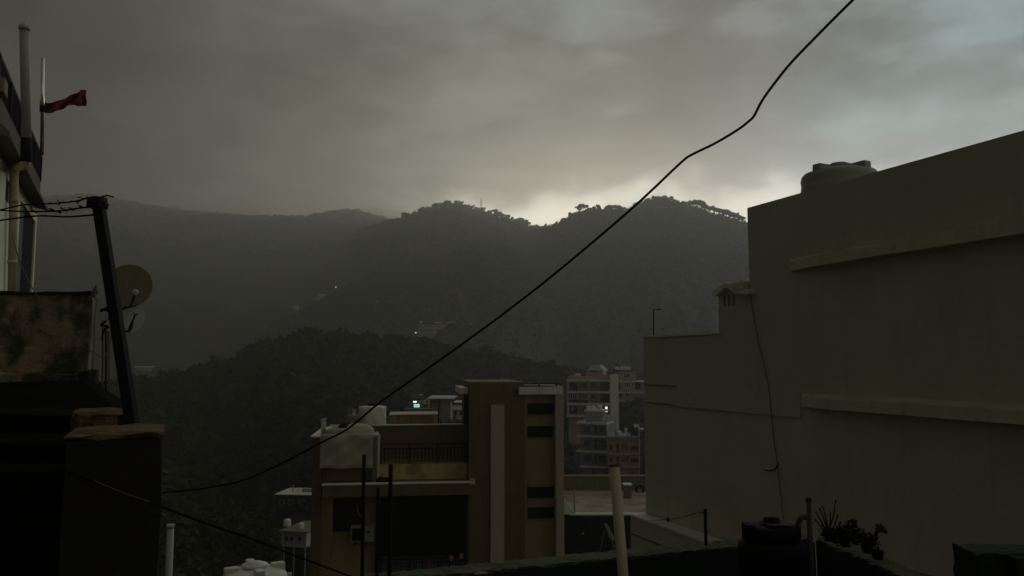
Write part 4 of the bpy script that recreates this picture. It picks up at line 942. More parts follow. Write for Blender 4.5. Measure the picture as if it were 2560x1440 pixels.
for (px, py, Y, w_, h_, m_, lb) in ((738, 769, 640, 4.2, 3.0, M_pale, 'tiny pale house on the misty spur below the two lamps'), (806, 738, 640, 7, 1.2, M_slab, 'tiny long roof just left of the bright lamp on the spur'),
                              (800, 746, 630, 4, 1.0, M_slab, 'tiny roof below the long one on the spur'), (947, 753, 640, 5, .8, M_slab, 'tiny flat roof on the spur right of the bright lamp'),
                              (1180, 895, 300, 2.6, 1.2, M_slab, 'tiny pale shed on the hillside under the diagonal cable'), (843, 966, 200, 2.0, 1.0, M_pale, 'little pale hut half hidden on the near hillside'), (348, 918, 330, 7, .8, M_slab, 'low house with a pale roof edge right of the leaning post')):
    gp = ground_hit(px, py + 3, 140); w_, h_ = w_ * gp.y / Y, h_ * gp.y / Y; Y = gp.y - 3; p = P(px, py, Y); g = float(Hgt(p.x, p.y)); t = thing('hill_hut', lb, 'hut', (p.x, p.y, min(g, p.z) - .5))
    obj('wall', MB().box(p.x - w_ / 2, p.x + w_ / 2, Y, Y + w_, p.z - 4, p.z), M_conc if m_ is not M_pale else m_, t)
    z = p.z + .01; q = MB(); q.hexa([(p.x - w_ / 2 - .3, Y - .3, z), (p.x + w_ / 2 + .3, Y - .3, z), (p.x + w_ / 2 + .3, Y + w_ + .3, z), (p.x - w_ / 2 - .3, Y + w_ + .3, z), (p.x - w_ / 2, Y + .3, z + h_ * .5), (p.x + w_ / 2, Y + .3, z + h_ * .5), (p.x + w_ / 2, Y + w_, z + h_ * .5), (p.x - w_ / 2, Y + w_, z + h_ * .5)]); obj('roof', q, m_, t)
# pylon
p = P(1203, 519, float(cr1(1203)) - 3); tp = P(1203, 497, p.y); py_ = thing('transmission_tower', 'slender lattice tower on the crest of the middle mountain', 'pylon', (p.x, p.y, p.z - 3))
H_ = tp.z - p.z + 3
for sx in (-1, 1):
    for sy in (-1, 1): obj('leg', MB().tube([(p.x + sx * 1.5, p.y + sy * 1.5, p.z - 3), (p.x + sx * .25, p.y + sy * .25, tp.z)], .2, 4), M_iron, py_)
for k, f_ in enumerate((.45, .65, .85)): obj('cross_arm', MB().tube([(p.x - 2.3 + k * .4, p.y, p.z - 3 + H_ * f_), (p.x + 2.3 - k * .4, p.y, p.z - 3 + H_ * f_)], .2, 4), M_iron, py_)
q = MB()
for k in range(8):
    f0, f1 = k / 8, (k + 1) / 8; h0, h1_ = 1.5 - 1.25 * f0, 1.5 - 1.25 * f1; s_ = 1 if k % 2 else -1
    q.tube([(p.x - s_ * h0, p.y - h0, p.z - 3 + H_ * f0), (p.x + s_ * h1_, p.y - h1_, p.z - 3 + H_ * f1)], .1, 4)
obj('bracing', q, M_iron, py_)

# ------------------------------------------------------------------ left house with balcony
LF = Fr(98, 18.0, 180 - 64.3)       # balcony edge; u runs away from the viewer, v to the left (into the house)
def lu(px, v=0): return LF.uz(px, 600, v)[0]
def lz(px, py, v=0): return LF.uz(px, py, v)[1]
lh = thing('balcony_house', 'cream house with a dark sheeted balcony at the upper left', 'house', LF.pt(-2, 3, -3))
zsb = lz(60, 445); zst = zsb + .62
u_n, u_f = LF.uz(12, 125, 0)[0], LF.uz(110, 430, 0)[0]; u_s = LF.uz(119, 536, -.12)[0]
uw = lu(90, .15)
hs = [(lu(46, .15), lu(87, .15) , -1.2, lz(66, 520, .15)), (lu(7, .15), lu(20, .15), lz(14, 500, .15), lz(14, 440, .15))]
w = MB(); LF.hole(w, u_n - 3.5, uw, -3.5, zsb + .02, hs, .15, .20); obj('wall', w, M_cream, lh)
w = MB(); LF.box(w, u_n - 3.5, uw - .1, 1.6, 5, -3.5, zsb); obj('inner_room', w, M_dark, lh)
w = MB(); LF.box(w, uw - .05, uw, .20, 1.6, -3.5, zsb); obj('end_wall', w, M_cream, lh)
for i, h_ in enumerate(hs):
    w = MB(); LF.box(w, h_[0], h_[1], .188, .198, h_[2], h_[3]); pn = obj('window', w, mat('dark_shutter', (.018, .022, .018), var=.2, spec=.05), lh)
    if i == 0:
        w = MB(); LF.box(w, h_[0], h_[0] + (h_[1] - h_[0]) * .3, .176, .187, h_[2], h_[3]); obj('frame', w, mat('green_grey_shutter', (.13, .15, .12), streak=.4), pn)
w = MB(); LF.box(w, u_n, u_f, .05, 1.6, zsb + .16, zst); obj('balcony_slab', w, M_slabd, lh)
# sloping shade under the slab
w = MB(); w.hexa([LF.pt(u_n, -.12, zsb - .02), LF.pt(u_s, -.12, zsb - .02), LF.pt(u_s, .149, zsb + .03), LF.pt(u_n, .149, zsb + .03), LF.pt(u_n, -.12, zsb + .05), LF.pt(u_s, -.12, zsb + .05), LF.pt(u_s, .149, zsb + .3), LF.pt(u_n, .149, zsb + .3)]); obj('sunshade', w, M_slabd, lh)
w = MB(); LF.box(w, u_n - .02, u_n + .35, -.02, 1.2, zst, zst + .22); obj('corner_block', w, M_moss, lh)
ztop = lz(60, 257) + .02
lr_ = thing('balcony_railing', 'dark metal railing backed with sheet along the upper left balcony', 'railing', LF.pt((u_n + u_f) / 2, .1, zst))
w = MB(); LF.box(w, u_n, u_f, .06, .12, ztop - .05, ztop + .02); obj('top_rail', w, M_iron, lr_)
w = MB(); LF.box(w, u_n + .02, u_f - .02, .062, .08, zst + .02, ztop - .06); obj('sheet', w, M_nblack, lr_)
w = MB(); LF.box(w, u_n, u_n + .06, .12, 1.6, ztop - .05, ztop + .02); obj('end_rail', w, M_iron, lr_)
for i in range(6):
    u = u_n + .03 + (u_f - u_n - .06) * i / 5; w = MB(); LF.box(w, u - .03, u + .03, .04, .099, zst, ztop - .05); obj('post', w, M_iron, lr_)
for i in range(2): w = MB(); LF.box(w, u_n + .01, u_n + .05, .5 + .5 * i, .54 + .5 * i, zst, ztop - .05); obj('end_post', w, M_iron, lr_)
# pipes on it
gp = thing('vent_stack', 'thick grey vent pipe rising past the upper left balcony', 'pipe', LF.at(66, 400, -.28))
a, m1, c = LF.at(64, 404, -.28), LF.at(66, 345, -.28), LF.at(61.5, 66, -.28)
obj('pipe', MB().tube([m1, c], .066, 16), M_pipeg, gp); obj('sleeve', MB().tube([a, m1 + Vector((0, 0, .005))], .074, 16), M_iron, gp)
obj('cap', MB().lathe(c, [(.072, -.05), (.074, .0), (.045, .03), (.03, .045)], 14), M_pipeg, gp); mc = LF.at(64.5, 206, -.28); obj('clamp', MB().tube([mc, mc + Vector((0, 0, .03))], .07, 14), M_rust, gp)
cp = thing('drain_pipe', 'cream drain pipe running down the wall of the balcony house', 'pipe', LF.at(34, 728, .05))
pz = [LF.at(64, 404, -.28), LF.at(62, 413, -.26), LF.at(50, 416, -.1), LF.at(40, 420, .02), LF.at(35.5, 432, .05), LF.at(35.5, 445, .05)]
obj('elbow', MB().tube(smooth(pz, 4), .068, 14), M_pipec, cp)
a, c = LF.at(35.5, 440, .05), LF.at(29, 760, .05); obj('pipe', MB().tube([a, c], .066, 14), M_pipec, cp)
for yy in (495, 650): k = LF.at(35 - (yy - 440) / 50, yy, .05); obj('socket', MB().tube([k, k - Vector((0, 0, .07))], .073, 14), M_pipec, cp)
# flag and its pole
fp = thing('flagpole', 'thin shining steel pole at the far end of the upper left balcony', 'flagpole', LF.at(104, 400, .05))
a, c = LF.at(104.5, 388, -.01), LF.at(107.5, 146, -.01); obj('pole', MB().tube([a, c], .036, 10), M_chrome, fp)
k = LF.at(106, 268, -.01); obj('binding', MB().tube([k - Vector((0, 0, .1)), k + Vector((0, 0, .12))], .05, 10), M_iron, fp)
nu, nv = 26, 9; vs = []
cen = [(108, 268, 13), (130, 270, 13), (150, 262, 12), (170, 254, 11), (188, 247, 15), (203, 246, 20), (216, 245, 20)]
for i in range(nu):
    t = i / (nu - 1) * (len(cen) - 1); j = min(int(t), len(cen) - 2); f_ = t - j; x_, y_, hh = [cen[j][q] * (1 - f_) + cen[j + 1][q] * f_ for q in range(3)]
    for jv in range(nv):
        s_ = jv / (nv - 1) * 2 - 1; dd = .10 * math.sin(s_ * 3 + i * .5) + .06 * math.sin(i * .9)
        p = P(x_ + 1.5 * math.sin(s_ * 4 + i), y_ + s_ * hh + 1.5 * math.sin(i * .8), 17.98 + dd); vs.append(p)
fl = MB(); fl.add(vs, [(i * nv + j, (i + 1) * nv + j, (i + 1) * nv + j + 1, i * nv + j + 1) for i in range(nu - 1) for j in range(nv - 1)], True)
o = obj('flag', fl, M_red); sm = o.modifiers.new('solid', 'SOLIDIFY'); sm.thickness = .01
tag(o, 'red cloth flag streaming in the wind from the steel pole', 'flag')

# ------------------------------------------------------------------ near left: mossy tank wall, blocks, leaning post, dishes
def rough_box(x0, x1, y0, y1, z0, z1, step, amp, seed, tiltz=0):
    """closed box with worn, uneven faces"""
    rg = random.Random(seed); nx = max(1, int((x1 - x0) / step)); ny = max(1, int((y1 - y0) / step)); nz = max(1, int((z1 - z0) / step)); vd = {}; mb = MB(); fs = []
    def V(i, j, k):
        key = (i, j, k)
        if key not in vd:
            ex = (i in (0, nx)) + (j in (0, ny)) + (k in (0, nz)); s_ = amp * (.5 + .7 * ex)
            x = x0 + (x1 - x0) * i / nx; y = y0 + (y1 - y0) * j / ny; z = z0 + (z1 - z0) * k / nz
            ins = .35 * amp * (ex - 1)
            vd[key] = (len(vd), (x + rg.uniform(-s_, s_) * .6 + (ins if i == 0 else -ins if i == nx else 0), y + rg.uniform(-s_, s_) * .6 + (ins if j == 0 else -ins if j == ny else 0), z + rg.uniform(-s_, s_) * .6 - (ins if k == nz else 0)))
        return vd[key][0]
    for i in range(nx):
        for j in range(ny):
            fs.append((V(i, j, nz), V(i + 1, j, nz), V(i + 1, j + 1, nz), V(i, j + 1, nz))); fs.append((V(i, j, 0), V(i, j + 1, 0), V(i + 1, j + 1, 0), V(i + 1, j, 0)))
    for i in range(nx):
        for k in range(nz):
            fs.append((V(i, 0, k), V(i + 1, 0, k), V(i + 1, 0, k + 1), V(i, 0, k + 1))); fs.append((V(i, ny, k), V(i, ny, k + 1), V(i + 1, ny, k + 1), V(i + 1, ny, k)))
    for j in range(ny):
        for k in range(nz):
            fs.append((V(0, j, k), V(0, j, k + 1), V(0, j + 1, k + 1), V(0, j + 1, k))); fs.append((V(nx, j, k), V(nx, j + 1, k), V(nx, j + 1, k + 1), V(nx, j, k + 1)))
    vs = [None] * len(vd)
    for n_, p in vd.values(): vs[n_] = p
    return mb.add(vs, fs, False)
mw = thing('mossy_wall', 'weathered red-brown plaster wall patched with black moss at the left', 'wall', P(100, 930, 9))
a, c = P(-160, 735, 9), P(246, 735, 9); zb = P(100, 932, 9).z
obj('wall', rough_box(a.x, c.x, 9.0, 10.2, zb, a.z, .14, .012, 5), M_moss, mw)
obj('coping', rough_box(a.x - .02, c.x - .0, 8.95, 10.25, a.z + .002, a.z + .03, .12, .008, 6), M_black, mw)
obj('ledge', rough_box(a.x, P(232, 935, 8.85).x, 8.82, 9.6, P(0, 960, 8.85).z, zb - .01, .14, .012, 7), M_moss, mw)
obj('ledge_stub', rough_box(P(208, 930, 8.8).x, P(236, 930, 8.8).x, 8.7, 9.5, P(0, 990, 8.8).z, P(0, 925, 8.8).z, .12, .008, 8), M_black, mw)
obj('lower_wall', rough_box(a.x, P(262, 1000, 8.9).x, 8.9, 10.2, -7, P(0, 962, 8.9).z, .4, .015, 9), M_black, mw)
q = MB(); z9 = P(0, 962, 8.4).z; q.hexa([P(-160, 1110, 6.4), P(292, 1024, 6.6), P(292, 1024, 6.6) + Vector((0, .3, 0)), P(-160, 1110, 6.4) + Vector((0, .3, 0)), P(-160, 960, 8.6), P(205, 952, 8.6), P(205, 952, 8.6) + Vector((0, .2, 0)), P(-160, 960, 8.6) + Vector((0, .2, 0))]); obj('sloping_slab', q, M_nblack, mw)
for ch in mw.children:
    if ch.name.startswith('sloping'): continue
    for v_ in ch.data.vertices:
        yy_ = v_.co.y + ch.location.y + mw.location.y
        if yy_ > 8.85: v_.co.x -= (yy_ - 8.85) * .47
dead = MB(); 
for k in range(9):
    p = P(228 + 2 * k, 736, 9.3); dead.tube([p, p + Vector((rnd.uniform(-.04, .04), 0, rnd.uniform(.03, .12)))], .004, 4)
tag(obj('dry_twigs', dead, M_bark), 'few dry twigs sticking up from the corner of the mossy wall', 'twigs')
# worn blocks: black sides, tops coloured lit brown
zt = P(310, 1088, 4.0).z
pl = thing('concrete_pillar', 'thick black pillar with a worn top coloured lit brown at the lower left', 'pillar', P(310, 1440, 4.0) + Vector((0, .4, -1)))
def turned(mb, piv, deg):
    a = R(deg); c_, s_ = math.cos(a), math.sin(a); mb.v = [(piv.x + (v[0] - piv.x) * c_ - (v[1] - piv.y) * s_, piv.y + (v[0] - piv.x) * s_ + (v[1] - piv.y) * c_, v[2]) for v in mb.v]; return mb
pv = P(413, 1084, 4.0); W_ = .44
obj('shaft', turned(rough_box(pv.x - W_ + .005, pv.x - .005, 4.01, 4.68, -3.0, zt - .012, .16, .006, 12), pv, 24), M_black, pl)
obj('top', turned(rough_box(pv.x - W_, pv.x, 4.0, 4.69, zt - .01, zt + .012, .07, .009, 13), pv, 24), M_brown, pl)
zt2_ = P(270, 1036, 5.6).z
bl2 = thing('concrete_block', 'smaller dark block with a worn edge coloured lit brown behind the black pillar', 'block', P(270, 1100, 5.6) + Vector((0, 0, -2)))
x0, x1 = P(196, 1036, 5.6).x, P(338, 1036, 5.6).x
pv2 = P(338, 1036, 5.6)
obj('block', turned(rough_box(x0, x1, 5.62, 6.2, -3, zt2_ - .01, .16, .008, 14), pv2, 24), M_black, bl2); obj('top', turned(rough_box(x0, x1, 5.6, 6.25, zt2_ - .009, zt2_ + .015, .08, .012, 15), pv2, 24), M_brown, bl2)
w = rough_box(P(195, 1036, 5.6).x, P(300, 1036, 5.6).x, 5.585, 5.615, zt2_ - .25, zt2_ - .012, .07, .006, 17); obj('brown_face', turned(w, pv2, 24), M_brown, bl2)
dw = thing('black_wall', 'near-black wall with faint beams filling the lower left corner', 'wall', P(60, 1440, 5.4) + Vector((0, 0, -1)))
obj('wall', rough_box(P(-200, 1040, 5.8).x, P(200, 1040, 5.8).x, 5.7, 6.4, -3.2, P(0, 1030, 5.8).z, .3, .012, 16), M_nblack, dw)
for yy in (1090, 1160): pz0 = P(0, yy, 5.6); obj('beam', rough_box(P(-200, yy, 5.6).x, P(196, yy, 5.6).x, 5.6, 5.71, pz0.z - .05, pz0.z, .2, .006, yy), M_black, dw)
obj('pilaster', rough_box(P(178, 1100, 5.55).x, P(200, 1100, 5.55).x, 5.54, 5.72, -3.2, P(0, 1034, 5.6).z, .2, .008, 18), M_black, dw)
# leaning post
lp = thing('leaning_post', 'black square steel post leaning left with wires tied to its top', 'post', P(334, 1062, 5.0))
b0, b1 = P(333, 1075, 5.0), P(246, 508, 5.0); d = (b1 - b0); q = MB(); s0, s1 = .033, .0305
sx = Vector((1, 0, .15)).normalized()
def ring(p, s_): return [p - sx * s_ - Vector((0, s_, 0)), p + sx * s_ - Vector((0, s_, 0)), p + sx * s_ + Vector((0, s_, 0)), p - sx * s_ + Vector((0, s_, 0))]
q.hexa(ring(b0, s0) + ring(b1, s1)); obj('shaft', q, M_iron, lp, bevel=.004)
bc = P(248, 509, 5.0); obj('top_wrap', rough_box(bc.x - .04, bc.x + .04, 4.93, 5.05, bc.z - .03, bc.z + .035, .03, .009, 30), M_iron, lp)
for i, (pts, r_) in enumerate((([(236, 517), (200, 520), (150, 527), (80, 529), (0, 526), (-60, 522)], .006), ([(245, 536), (170, 542), (90, 540), (0, 551), (-60, 556)], .0065), ([(262, 498), (225, 494), (190, 503), (130, 509), (60, 512), (0, 525), (-60, 535)], .0055))):
    q = MB().tube(smooth([P(x, y, 5.0 + (.05 if i < 2 else 0) + (262 - x) * .004) for x, y in pts]), r_, 6)
    rg = random.Random(i + 40)
    if i != 1:
        for k in range(22):
            x = rg.uniform(60 if i == 0 else 130, 232); y = np.interp(x, [p[0] for p in pts][::-1], [p[1] for p in pts][::-1]); p = P(x, float(y), 5.05 + (262 - x) * .004); q.tube([p, p + Vector((rg.uniform(-.05, .05), 0, rg.uniform(-.02, .02)))], .0035, 4)
    tag(obj('wire', q, M_cable), ('frayed wire, middle of three from the leaning post to the left', 'smooth wire, lowest of three from the leaning post to the left', 'frayed wire, top of three from the leaning post to the left')[i], 'wire')
tag(obj('wire_end', MB().tube(smooth([P(x, y, 5.0) for x, y in ((240, 500), (252, 493), (268, 489), (285, 493))]), .005, 6), M_cable), 'short loose wire end curling over the top of the leaning post', 'wire')
q = MB().tube([P(255, 500, 5), P(262, 505, 5.0), P(268, 505, 5.0)], .006, 5); tag(obj('hook', q, M_iron), 'tiny hook at the top right of the leaning post', 'hook')
# dishes
def dish(name, label, c, r, nrm, m, Lp, arm_from, mount):
    t = thing(name, label, 'satellite dish', mount); nrm = Vector(nrm).normalized()
    pr = [(.001, 0), (r * .35, r * .02), (r * .7, r * .085), (r, r * .17), (r * 1.015, r * .165), (r * 1.01, r * .14), (r * .7, r * .055), (r * .35, -r * .01), (.001, -r * .03)]
    q = MB(); q.lathe(c, pr, 40, axis=nrm); obj('reflector', q, m, t)
    obj('rim', MB().lathe(c + nrm * r * .155, [(r * 1.0, 0), (r * 1.03, 0), (r * 1.03, r * .03), (r * 1.0, r * .03)], 40, axis=nrm), M_olive if m is M_dish else M_pipeg, t)
    obj('arm', MB().tube([arm_from, arm_from.lerp(Lp, .5) + Vector((0, 0, -.01)), Lp], .011, 6), M_iron, t)
    obj('feed_horn', MB().lathe(Lp, [(.03, -.035), (.034, 0), (.028, .03), (.02, .04)], 12, axis=(Lp - c)), M_pipeg, t)
    bk = c - nrm * r * .03; obj('mount', MB().tube([bk, bk + Vector((-.08, .1, -.12)), Vector(mount)], .016, 6), M_iron, t)
    return t
c = P(324, 716, 9.3); dish('satellite_dish', 'larger beige satellite dish behind the leaning post', c, .245, (.30, -1, .12), M_dish, P(338, 731, 8.85), P(327, 766, 9.1), tuple(P(252, 778, 9.5)))
c = P(314, 796, 9.45); dish('satellite_dish', 'smaller see-through grey satellite dish under the beige one', c, .20, (.42, -1, .30), M_dishg, P(340, 781, 8.95), P(322, 823, 9.2), tuple(P(252, 812, 9.6)))
for k, (pp, r_) in enumerate((([(252, 773), (285, 778), (318, 768), (340, 764)], .014), ([(252, 812), (275, 795), (295, 780)], .013), ([(255, 850), (262, 822), (290, 818), (322, 829), (332, 806)], .012), ([(290, 790), (284, 812), (300, 830)], .012))):
    tag(obj('bracket_rod', MB().tube(smooth([P(x, y, 9.35) for x, y in pp], 3), r_, 6), M_iron), ('upper bracket rod holding the beige dish to the wall', 'short diagonal rod between the wall and the dishes', 'lower bracket rod bending round under the grey dish', 'small curved rod left of the grey dish')[k], 'bracket')
for k, x_ in enumerate((256, 264, 271)):
    tag(obj('wall_pipe', MB().tube(smooth([P(x_, 800 + 14 * k, 9.6), P(x_ + 1, 900, 9.6), P(x_ - 2 + k, 1010, 9.6)], 3), .012, 6), M_olive if k != 1 else M_iron), ('thin pipe on the side of the mossy wall, nearest the wall', 'dark thin pipe in the middle of the three beside the mossy wall', 'thin pipe beside the mossy wall, farthest out')[k], 'pipe')
cable('thin_cable', 'thin pale cable looping down from the balcony house across the mossy wall', [(30, 590), (55, 668), (100, 752), (160, 826), (210, 868), (240, 885), (254, 894), (268, 880), (278, 845), (283, 812), (292, 790)], [8.8, 8.8, 8.7, 8.7, 8.75, 8.8, 8.9, 9.0, 9.1, 9.2, 9.3], .0055, M_cableg)

# white pvc pipe beside the pillar
pp_ = thing('white_pipe', 'short white pipe standing beside the black pillar', 'pipe', P(425, 1440, 5.0) + Vector((0, 0, -1)))
t_ = P(426, 1316, 5.0); obj('pipe', MB().tube([P(423, 1480, 5.0) + Vector((0, 0, -1.2)), t_], .021, 14), M_pipew, pp_); obj('collar', MB().tube([t_ - Vector((0, 0, .01)), t_ + Vector((0, 0, .012))], .024, 14), M_pipew, pp_)
# white tank below
c = P(637, 1420, 20); wt_ = water_tank('water_tank', 'white tank top with a cream cover at the bottom edge of the picture', (c.x, c.y, c.z - 1.35), .78, 1.45, M_tankw, ribs=4)
base_ = MB().box(c.x - 2.2, c.x + 1.5, c.y - 2.2, c.y + 2.2, -19.3, c.z - 1.36); bs = thing('low_house', 'flat roofed house under the white tank at the bottom edge', 'house', (c.x, c.y, -19)); obj('wall', base_, M_conc, bs)
p = P(724, 1440, 20); tag(obj('vent_pipe', MB().tube([(p.x, p.y, c.z - 1.4), tuple(P(724, 1432, 20))], .05, 10), M_pipew), 'short white pipe stub right of the white tank at the bottom edge', 'pipe')

# ------------------------------------------------------------------ own terrace: parapet with posts, tank, plants
ZP = -1.8
A = P(840, 1464, 1); A = A * (ZP / A.z); C_ = P(2038, 1345, 1); C_ = C_ * (ZP / C_.z); D_ = P(2280, 1452, 1); D_ = D_ * (ZP / D_.z)
def wall_run(p0, p1, th, z0, z1, step, amp, seed, side=1):
    d = Vector((p1.x - p0.x, p1.y - p0.y, 0)); L = d.length; d.normalize(); nrm = Vector((-d.y, d.x, 0)) * side
    mb = rough_box(0, L, 0, th, z0, z1, step, amp, seed); mb.v = [tuple(Vector((p0.x, p0.y, 0)) + d * v[0] + nrm * v[1] + Vector((0, 0, v[2]))) for v in mb.v]
    if side < 0: mb.f = [tuple(reversed(f)) for f in mb.f]
    return mb
tp_ = thing('terrace_parapet', 'dark green terrace parapet with a mossy top along the bottom', 'parapet wall', (1.5, 7.5, -3.2))
A2 = A + (A - C_).normalized() * 3.0
obj('wall', wall_run(A2, C_, .26, -6.0, ZP - .03, .22, .006, 50), M_green, tp_); obj('mossy_top', wall_run(A2, C_, .27, ZP - .028, ZP, .045, .008, 51), M_mosst, tp_)
obj('side_wall', wall_run(C_, D_ + (D_ - C_) * 1.5, .24, -6.0, ZP - .03, .22, .006, 52, 1), M_green, tp_); obj('mossy_top', wall_run(C_, D_ + (D_ - C_) * 1.5, .25, ZP - .028, ZP, .05, .01, 53, 1), M_mosst, tp_)
tf = MB().hexa([(A2.x, A2.y + .2, -6.1), (C_.x, C_.y, -6.1), (C_.x + .6, .5, -6.1), (A2.x, .5, -6.1), (A2.x, A2.y + .2, -3.15), (C_.x, C_.y, -3.15), (C_.x + .6, .5, -3.15), (A2.x, .5, -3.15)][:])
struct('terrace_floor', tf, M_black)
tag(obj('loose_board', MB().hexa([P(1183, 1432, 6.9) + Vector(v) for v in ((0, 0, -.02), (.12, .03, -.02), (.11, .06, -.02), (.01, .05, -.02), (0, 0, -.008), (.12, .03, -.008), (.11, .06, -.008), (.01, .05, -.008))]), M_moss), 'pale flat chip lying on the mossy parapet top', 'chip')
def on_par(px):  # point on the parapet centre line for a column
    d = Vector((C_.x - A2.x, C_.y - A2.y)); r = ray(px, 1440); r2 = Vector((r.x, r.y)); n_ = Vector((-d.y, d.x)).normalized(); k = (Vector((A2.x, A2.y)).dot(n_) + .13) / r2.dot(n_); return r2 * k
for i, (px, pt0, rw, lb) in enumerate(((905.5, 1136, .0135, 'tallest of three thin black posts in front of the ochre house'), (942, 1218, .0135, 'lowest of three thin black posts in front of the ochre house'), (973, 1161, .016, 'rightmost of three thin black posts in front of the ochre house'), (1766.5, 1272, .013, 'thin black post on the mossy parapet left of the black tank'))):
    q2 = on_par(px); tz_ = P(px, pt0, q2.y).z; q = MB().box(q2.x - rw, q2.x + rw, q2.y - rw, q2.y + rw, ZP - .12, tz_)
    if i == 3: q.box(q2.x - rw - .015, q2.x + rw + .003, q2.y - rw - .003, q2.y + rw + .003, tz_ - .045, tz_ - .03)
    tag(obj('iron_post', q, M_iron, bevel=.002), lb, 'post', 'thin black posts on the parapet')
q2 = on_par(1764)
tag(obj('tie_wire', MB().tube(smooth([P(1762, 1278, q2.y), P(1720, 1288, q2.y + .5), P(1672, 1298, q2.y + 1.5), P(1616, 1302, 24)], 5), .004, 5), M_iron), 'slack wire from the thin post to the plinth of the blank building', 'wire')
pcn = P(1670, 1298, q2.y + 1.5); tag(obj('wire_knot', MB().lathe(pcn, [(.01, -.03), (.018, -.01), (.015, .02)], 8), M_iron), 'little knot hanging on the slack wire', 'knot')
# cream pipe in front
cpi = thing('tall_cream_pipe', 'tall cream pipe standing slightly askew before the roof terrace', 'pipe', P(1559, 1440, 6.3) + Vector((0, 0, -1)))
a, c = P(1561, 1475, 6.3), P(1535.5, 1164, 6.5); d = (c - a).normalized(); obj('pipe', MB().tube([a - d * 1.1, c], .0415, 20), M_pipec, cpi); obj('rim', MB().tube([c - d * .012, c + d * .006], .044, 20), M_rust, cpi)
# black tank
c = P(1930, 1340, 6.35); bt = water_tank('black_water_tank', 'black plastic water tank standing in the corner of the green terrace', (c.x, c.y, -3.15), .285, 0, M_tankb) if False else None
zt_ = P(1930, 1313, 6.35).z; bt = water_tank('black_water_tank', 'black plastic water tank standing in the corner of the green terrace', (c.x, c.y, -3.15), .268, (zt_ + 3.15), M_tankb, ribs=6, blocks=False, flat=True)
obj('rim', MB().lathe((c.x, c.y, zt_ - .075), [(.215, 0), (.215, .05), (.205, .07), (.14, .078)], 28), M_tankb, bt)
shz = P(1930, 1340, 6.35).z
for (x0_, x1_, y0_) in ((1862, 1885, 1310), (1962, 1986, 1320)):
    q = MB(); a, c3 = P(x0_, y0_, 6.3), P(x1_, y0_, 6.3); q.box(a.x, c3.x, 6.25, 6.4, shz - .03, a.z); obj('shoulder', q, M_tankb, bt, bevel=.012)
c4 = P(1940, 1306, 6.35); q = rough_box(c4.x - .10, c4.x + .09, 6.22, 6.42, c4.z - .01, c4.z + .004, .05, .006, 61); tag(obj('wooden_board', q, mat('dull_board', (.05, .04, .022), var=.4)), 'flat weathered board lying on the lid of the black tank', 'board')
# dark pipes beside the tank
dp = thing('dark_pipe', 'dark upright pipe with a capped top beside the black tank', 'pipe', P(2024, 1440, 6.2) + Vector((0, 0, -1)))
a, c = P(2030, 1470, 6.2), P(2021.5, 1252, 6.3); obj('pipe', MB().tube([a - Vector((0, 0, 1.2)), a, c], .0195, 12), mat('dark_pipe_paint', (.05, .055, .03), bump=.2), dp); obj('cap', MB().tube([c, c + Vector((0, 0, .022))], .023, 10), M_iron, dp)
eb = MB().tube(smooth([P(2019, 1294, 6.28), P(2008, 1293, 6.28), P(1998, 1302, 6.28), P(1996, 1320, 6.28), P(1996, 1480, 6.28)], 5), .02, 10); tag(obj('elbow_pipe', eb, mat('dark_pipe_paint', (.05, .055, .03))), 'curved dark pipe elbow joining the upright pipe beside the tank', 'pipe')
# plants on the side wall
def bare_plant(label, px, py, Y, stems, pot_h=.1, leaves=None, group='potted plants on the side parapet'):
    b0 = P(px, py, Y); t = thing('potted_plant', label, 'potted plant', b0, group)
    obj('pot', MB().lathe(b0, [(.036, 0), (.048, pot_h * .6), (.051, pot_h * .7), (.045, pot_h * .7), (.04, pot_h * .6)], 14), M_terra if leaves is None else M_tankb, t)
    q = MB()
    for s_ in stems:
        pts = [b0 + Vector((0, 0, pot_h * .8))] + [P(x, y, Y + rnd.uniform(-.05, .05)) for x, y in s_]; q.tube(smooth(pts, 3), [.008 - .004 * i / (3 * len(pts)) for i in range(3 * (len(pts) - 1) + 1)], 5)
        e = pts[-1]; q.lathe(e, [(.004, -.012), (.009, 0), (.003, .012)], 6)
    obj('stems', q, M_iron, t)
    if leaves:
        cs = np.array([P(x, y, Y) for x, y, _ in leaves]); rad = np.array([l[2] * Y / 2000 for l in leaves]); V, Fq = leaf_cloud(cs, rad, rad * .9, 110, rad * .17, np.random.default_rng(int(px)), .2)
        me = np_mesh('leaves', V - np.array(b0), Fq, M_leafn_dark); o = bpy.data.objects.new('leaves', me); col.objects.link(o); o.parent = t
    return t
M_leafn_dark = mat('dark_pot_foliage', (.012, .016, .009), var=.4, scale=6, bump=0)
bare_plant('bare-stemmed plant with knobbly branches nearest the dark pipe', 2073, 1352, 7.7, [[(2062, 1320), (2048, 1295), (2040, 1281)], [(2064, 1310), (2056, 1288), (2050, 1272)], [(2068, 1312), (2062, 1285), (2057, 1268)], [(2076, 1315), (2083, 1290), (2086, 1272), (2089, 1252)], [(2074, 1318), (2076, 1298), (2075, 1284)], [(2084, 1318), (2091, 1300), (2093, 1290)], [(2060, 1325), (2046, 1308), (2038, 1300)]], leaves=[(2068, 1328, 20), (2080, 1338, 24)])
bare_plant('low bushy plant in the middle of the side parapet', 2112, 1362, 7.4, [[(2122, 1320), (2136, 1305)], [(2105, 1325), (2100, 1316)]], leaves=[(2098, 1335, 24), (2118, 1326, 26), (2138, 1330, 22), (2134, 1304, 10), (2110, 1348, 28), (2145, 1348, 24)])
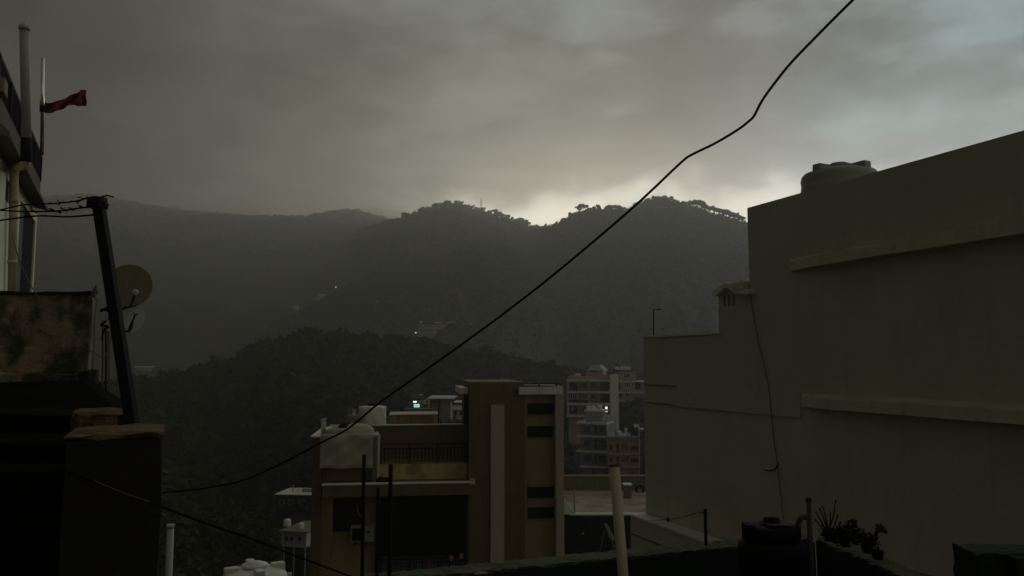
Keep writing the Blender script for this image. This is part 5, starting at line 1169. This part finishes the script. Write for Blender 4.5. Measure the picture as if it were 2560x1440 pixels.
bare_plant('thin plant with a tuft of leaves at the right end of the side parapet', 2168, 1382, 7.1, [[(2180, 1345), (2192, 1325)], [(2172, 1345), (2160, 1335)], [(2195, 1332), (2206, 1322)], [(2200, 1325), (2216, 1328)]], leaves=[(2198, 1318, 12), (2208, 1326, 12), (2168, 1348, 24), (2180, 1356, 20)])
bare_plant('small dark bush low on the right of the side parapet', 2195, 1398, 6.9, [[(2200, 1380)]], leaves=[(2195, 1385, 16), (2180, 1376, 12)])
# ragged green stub at the lower right
gs = thing('broken_green_wall', 'ragged end of a dark green wall in the lower right corner', 'wall', P(2500, 1440, 4.6) + Vector((0, 0, -.6)))
x0 = P(2442, 1400, 4.6).x; obj('wall', rough_box(x0, x0 + 1.6, 4.6, 4.85, -3.1, P(2500, 1384, 4.6).z, .05, .006, 71), mat('brighter_green_paint', (.010, .024, .013), var=.5, scale=5, bump=.6), gs)
obj('post', MB().box(P(2543, 1400, 4.5).x, P(2543, 1400, 4.5).x + .5, 4.5, 4.59, -3.1, P(2500, 1398, 4.5).z), M_black, gs)

# ------------------------------------------------------------------ overhead cables
cable('overhead_cable', 'thick black cable crossing the whole view diagonally with two kinks',
      [(2250, -120), (2190, -55), (2130, 2), (2040, 92), (1975, 160), (1935, 210), (1905, 252), (1885, 290), (1872, 303), (1845, 324), (1790, 357), (1745, 379), (1720, 392), (1711, 399), (1690, 418), (1600, 503), (1500, 590), (1350, 714), (1200, 828), (1050, 935), (950, 1006), (900, 1048), (860, 1078), (800, 1108), (700, 1161), (600, 1203), (500, 1222), (425, 1230), (330, 1240)],
      [4.6, 4.7, 4.8, 4.9, 5, 5.05, 5.1, 5.15, 5.2, 5.25, 5.3, 5.35, 5.4, 5.45, 5.5, 5.7, 5.9, 6.2, 6.5, 6.8, 7.0, 7.2, 7.3, 7.5, 7.9, 8.4, 8.9, 9.3, 9.8], .0092, M_cable, n=8)
cable('low_cable', 'dark cable sagging from the black pillar down to the right along the bottom', [(170, 1180), (215, 1196), (300, 1228), (375, 1256), (420, 1273), (520, 1310), (620, 1344), (720, 1382), (820, 1420), (900, 1450), (960, 1475)],
      [3.8, 3.85, 3.9, 3.92, 4.2, 4.6, 5.0, 5.4, 5.8, 6.1, 6.4], .0075, M_rust if False else M_cable)
cable('rusty_rod', 'thin rusty rod lying along the face of the black pillar', [(196, 1186), (240, 1204), (300, 1229), (372, 1255)], [3.87, 3.86, 3.87, 3.89], .0035, mat('rusty_rod', (.16, .085, .035), bump=.2), 'rod')
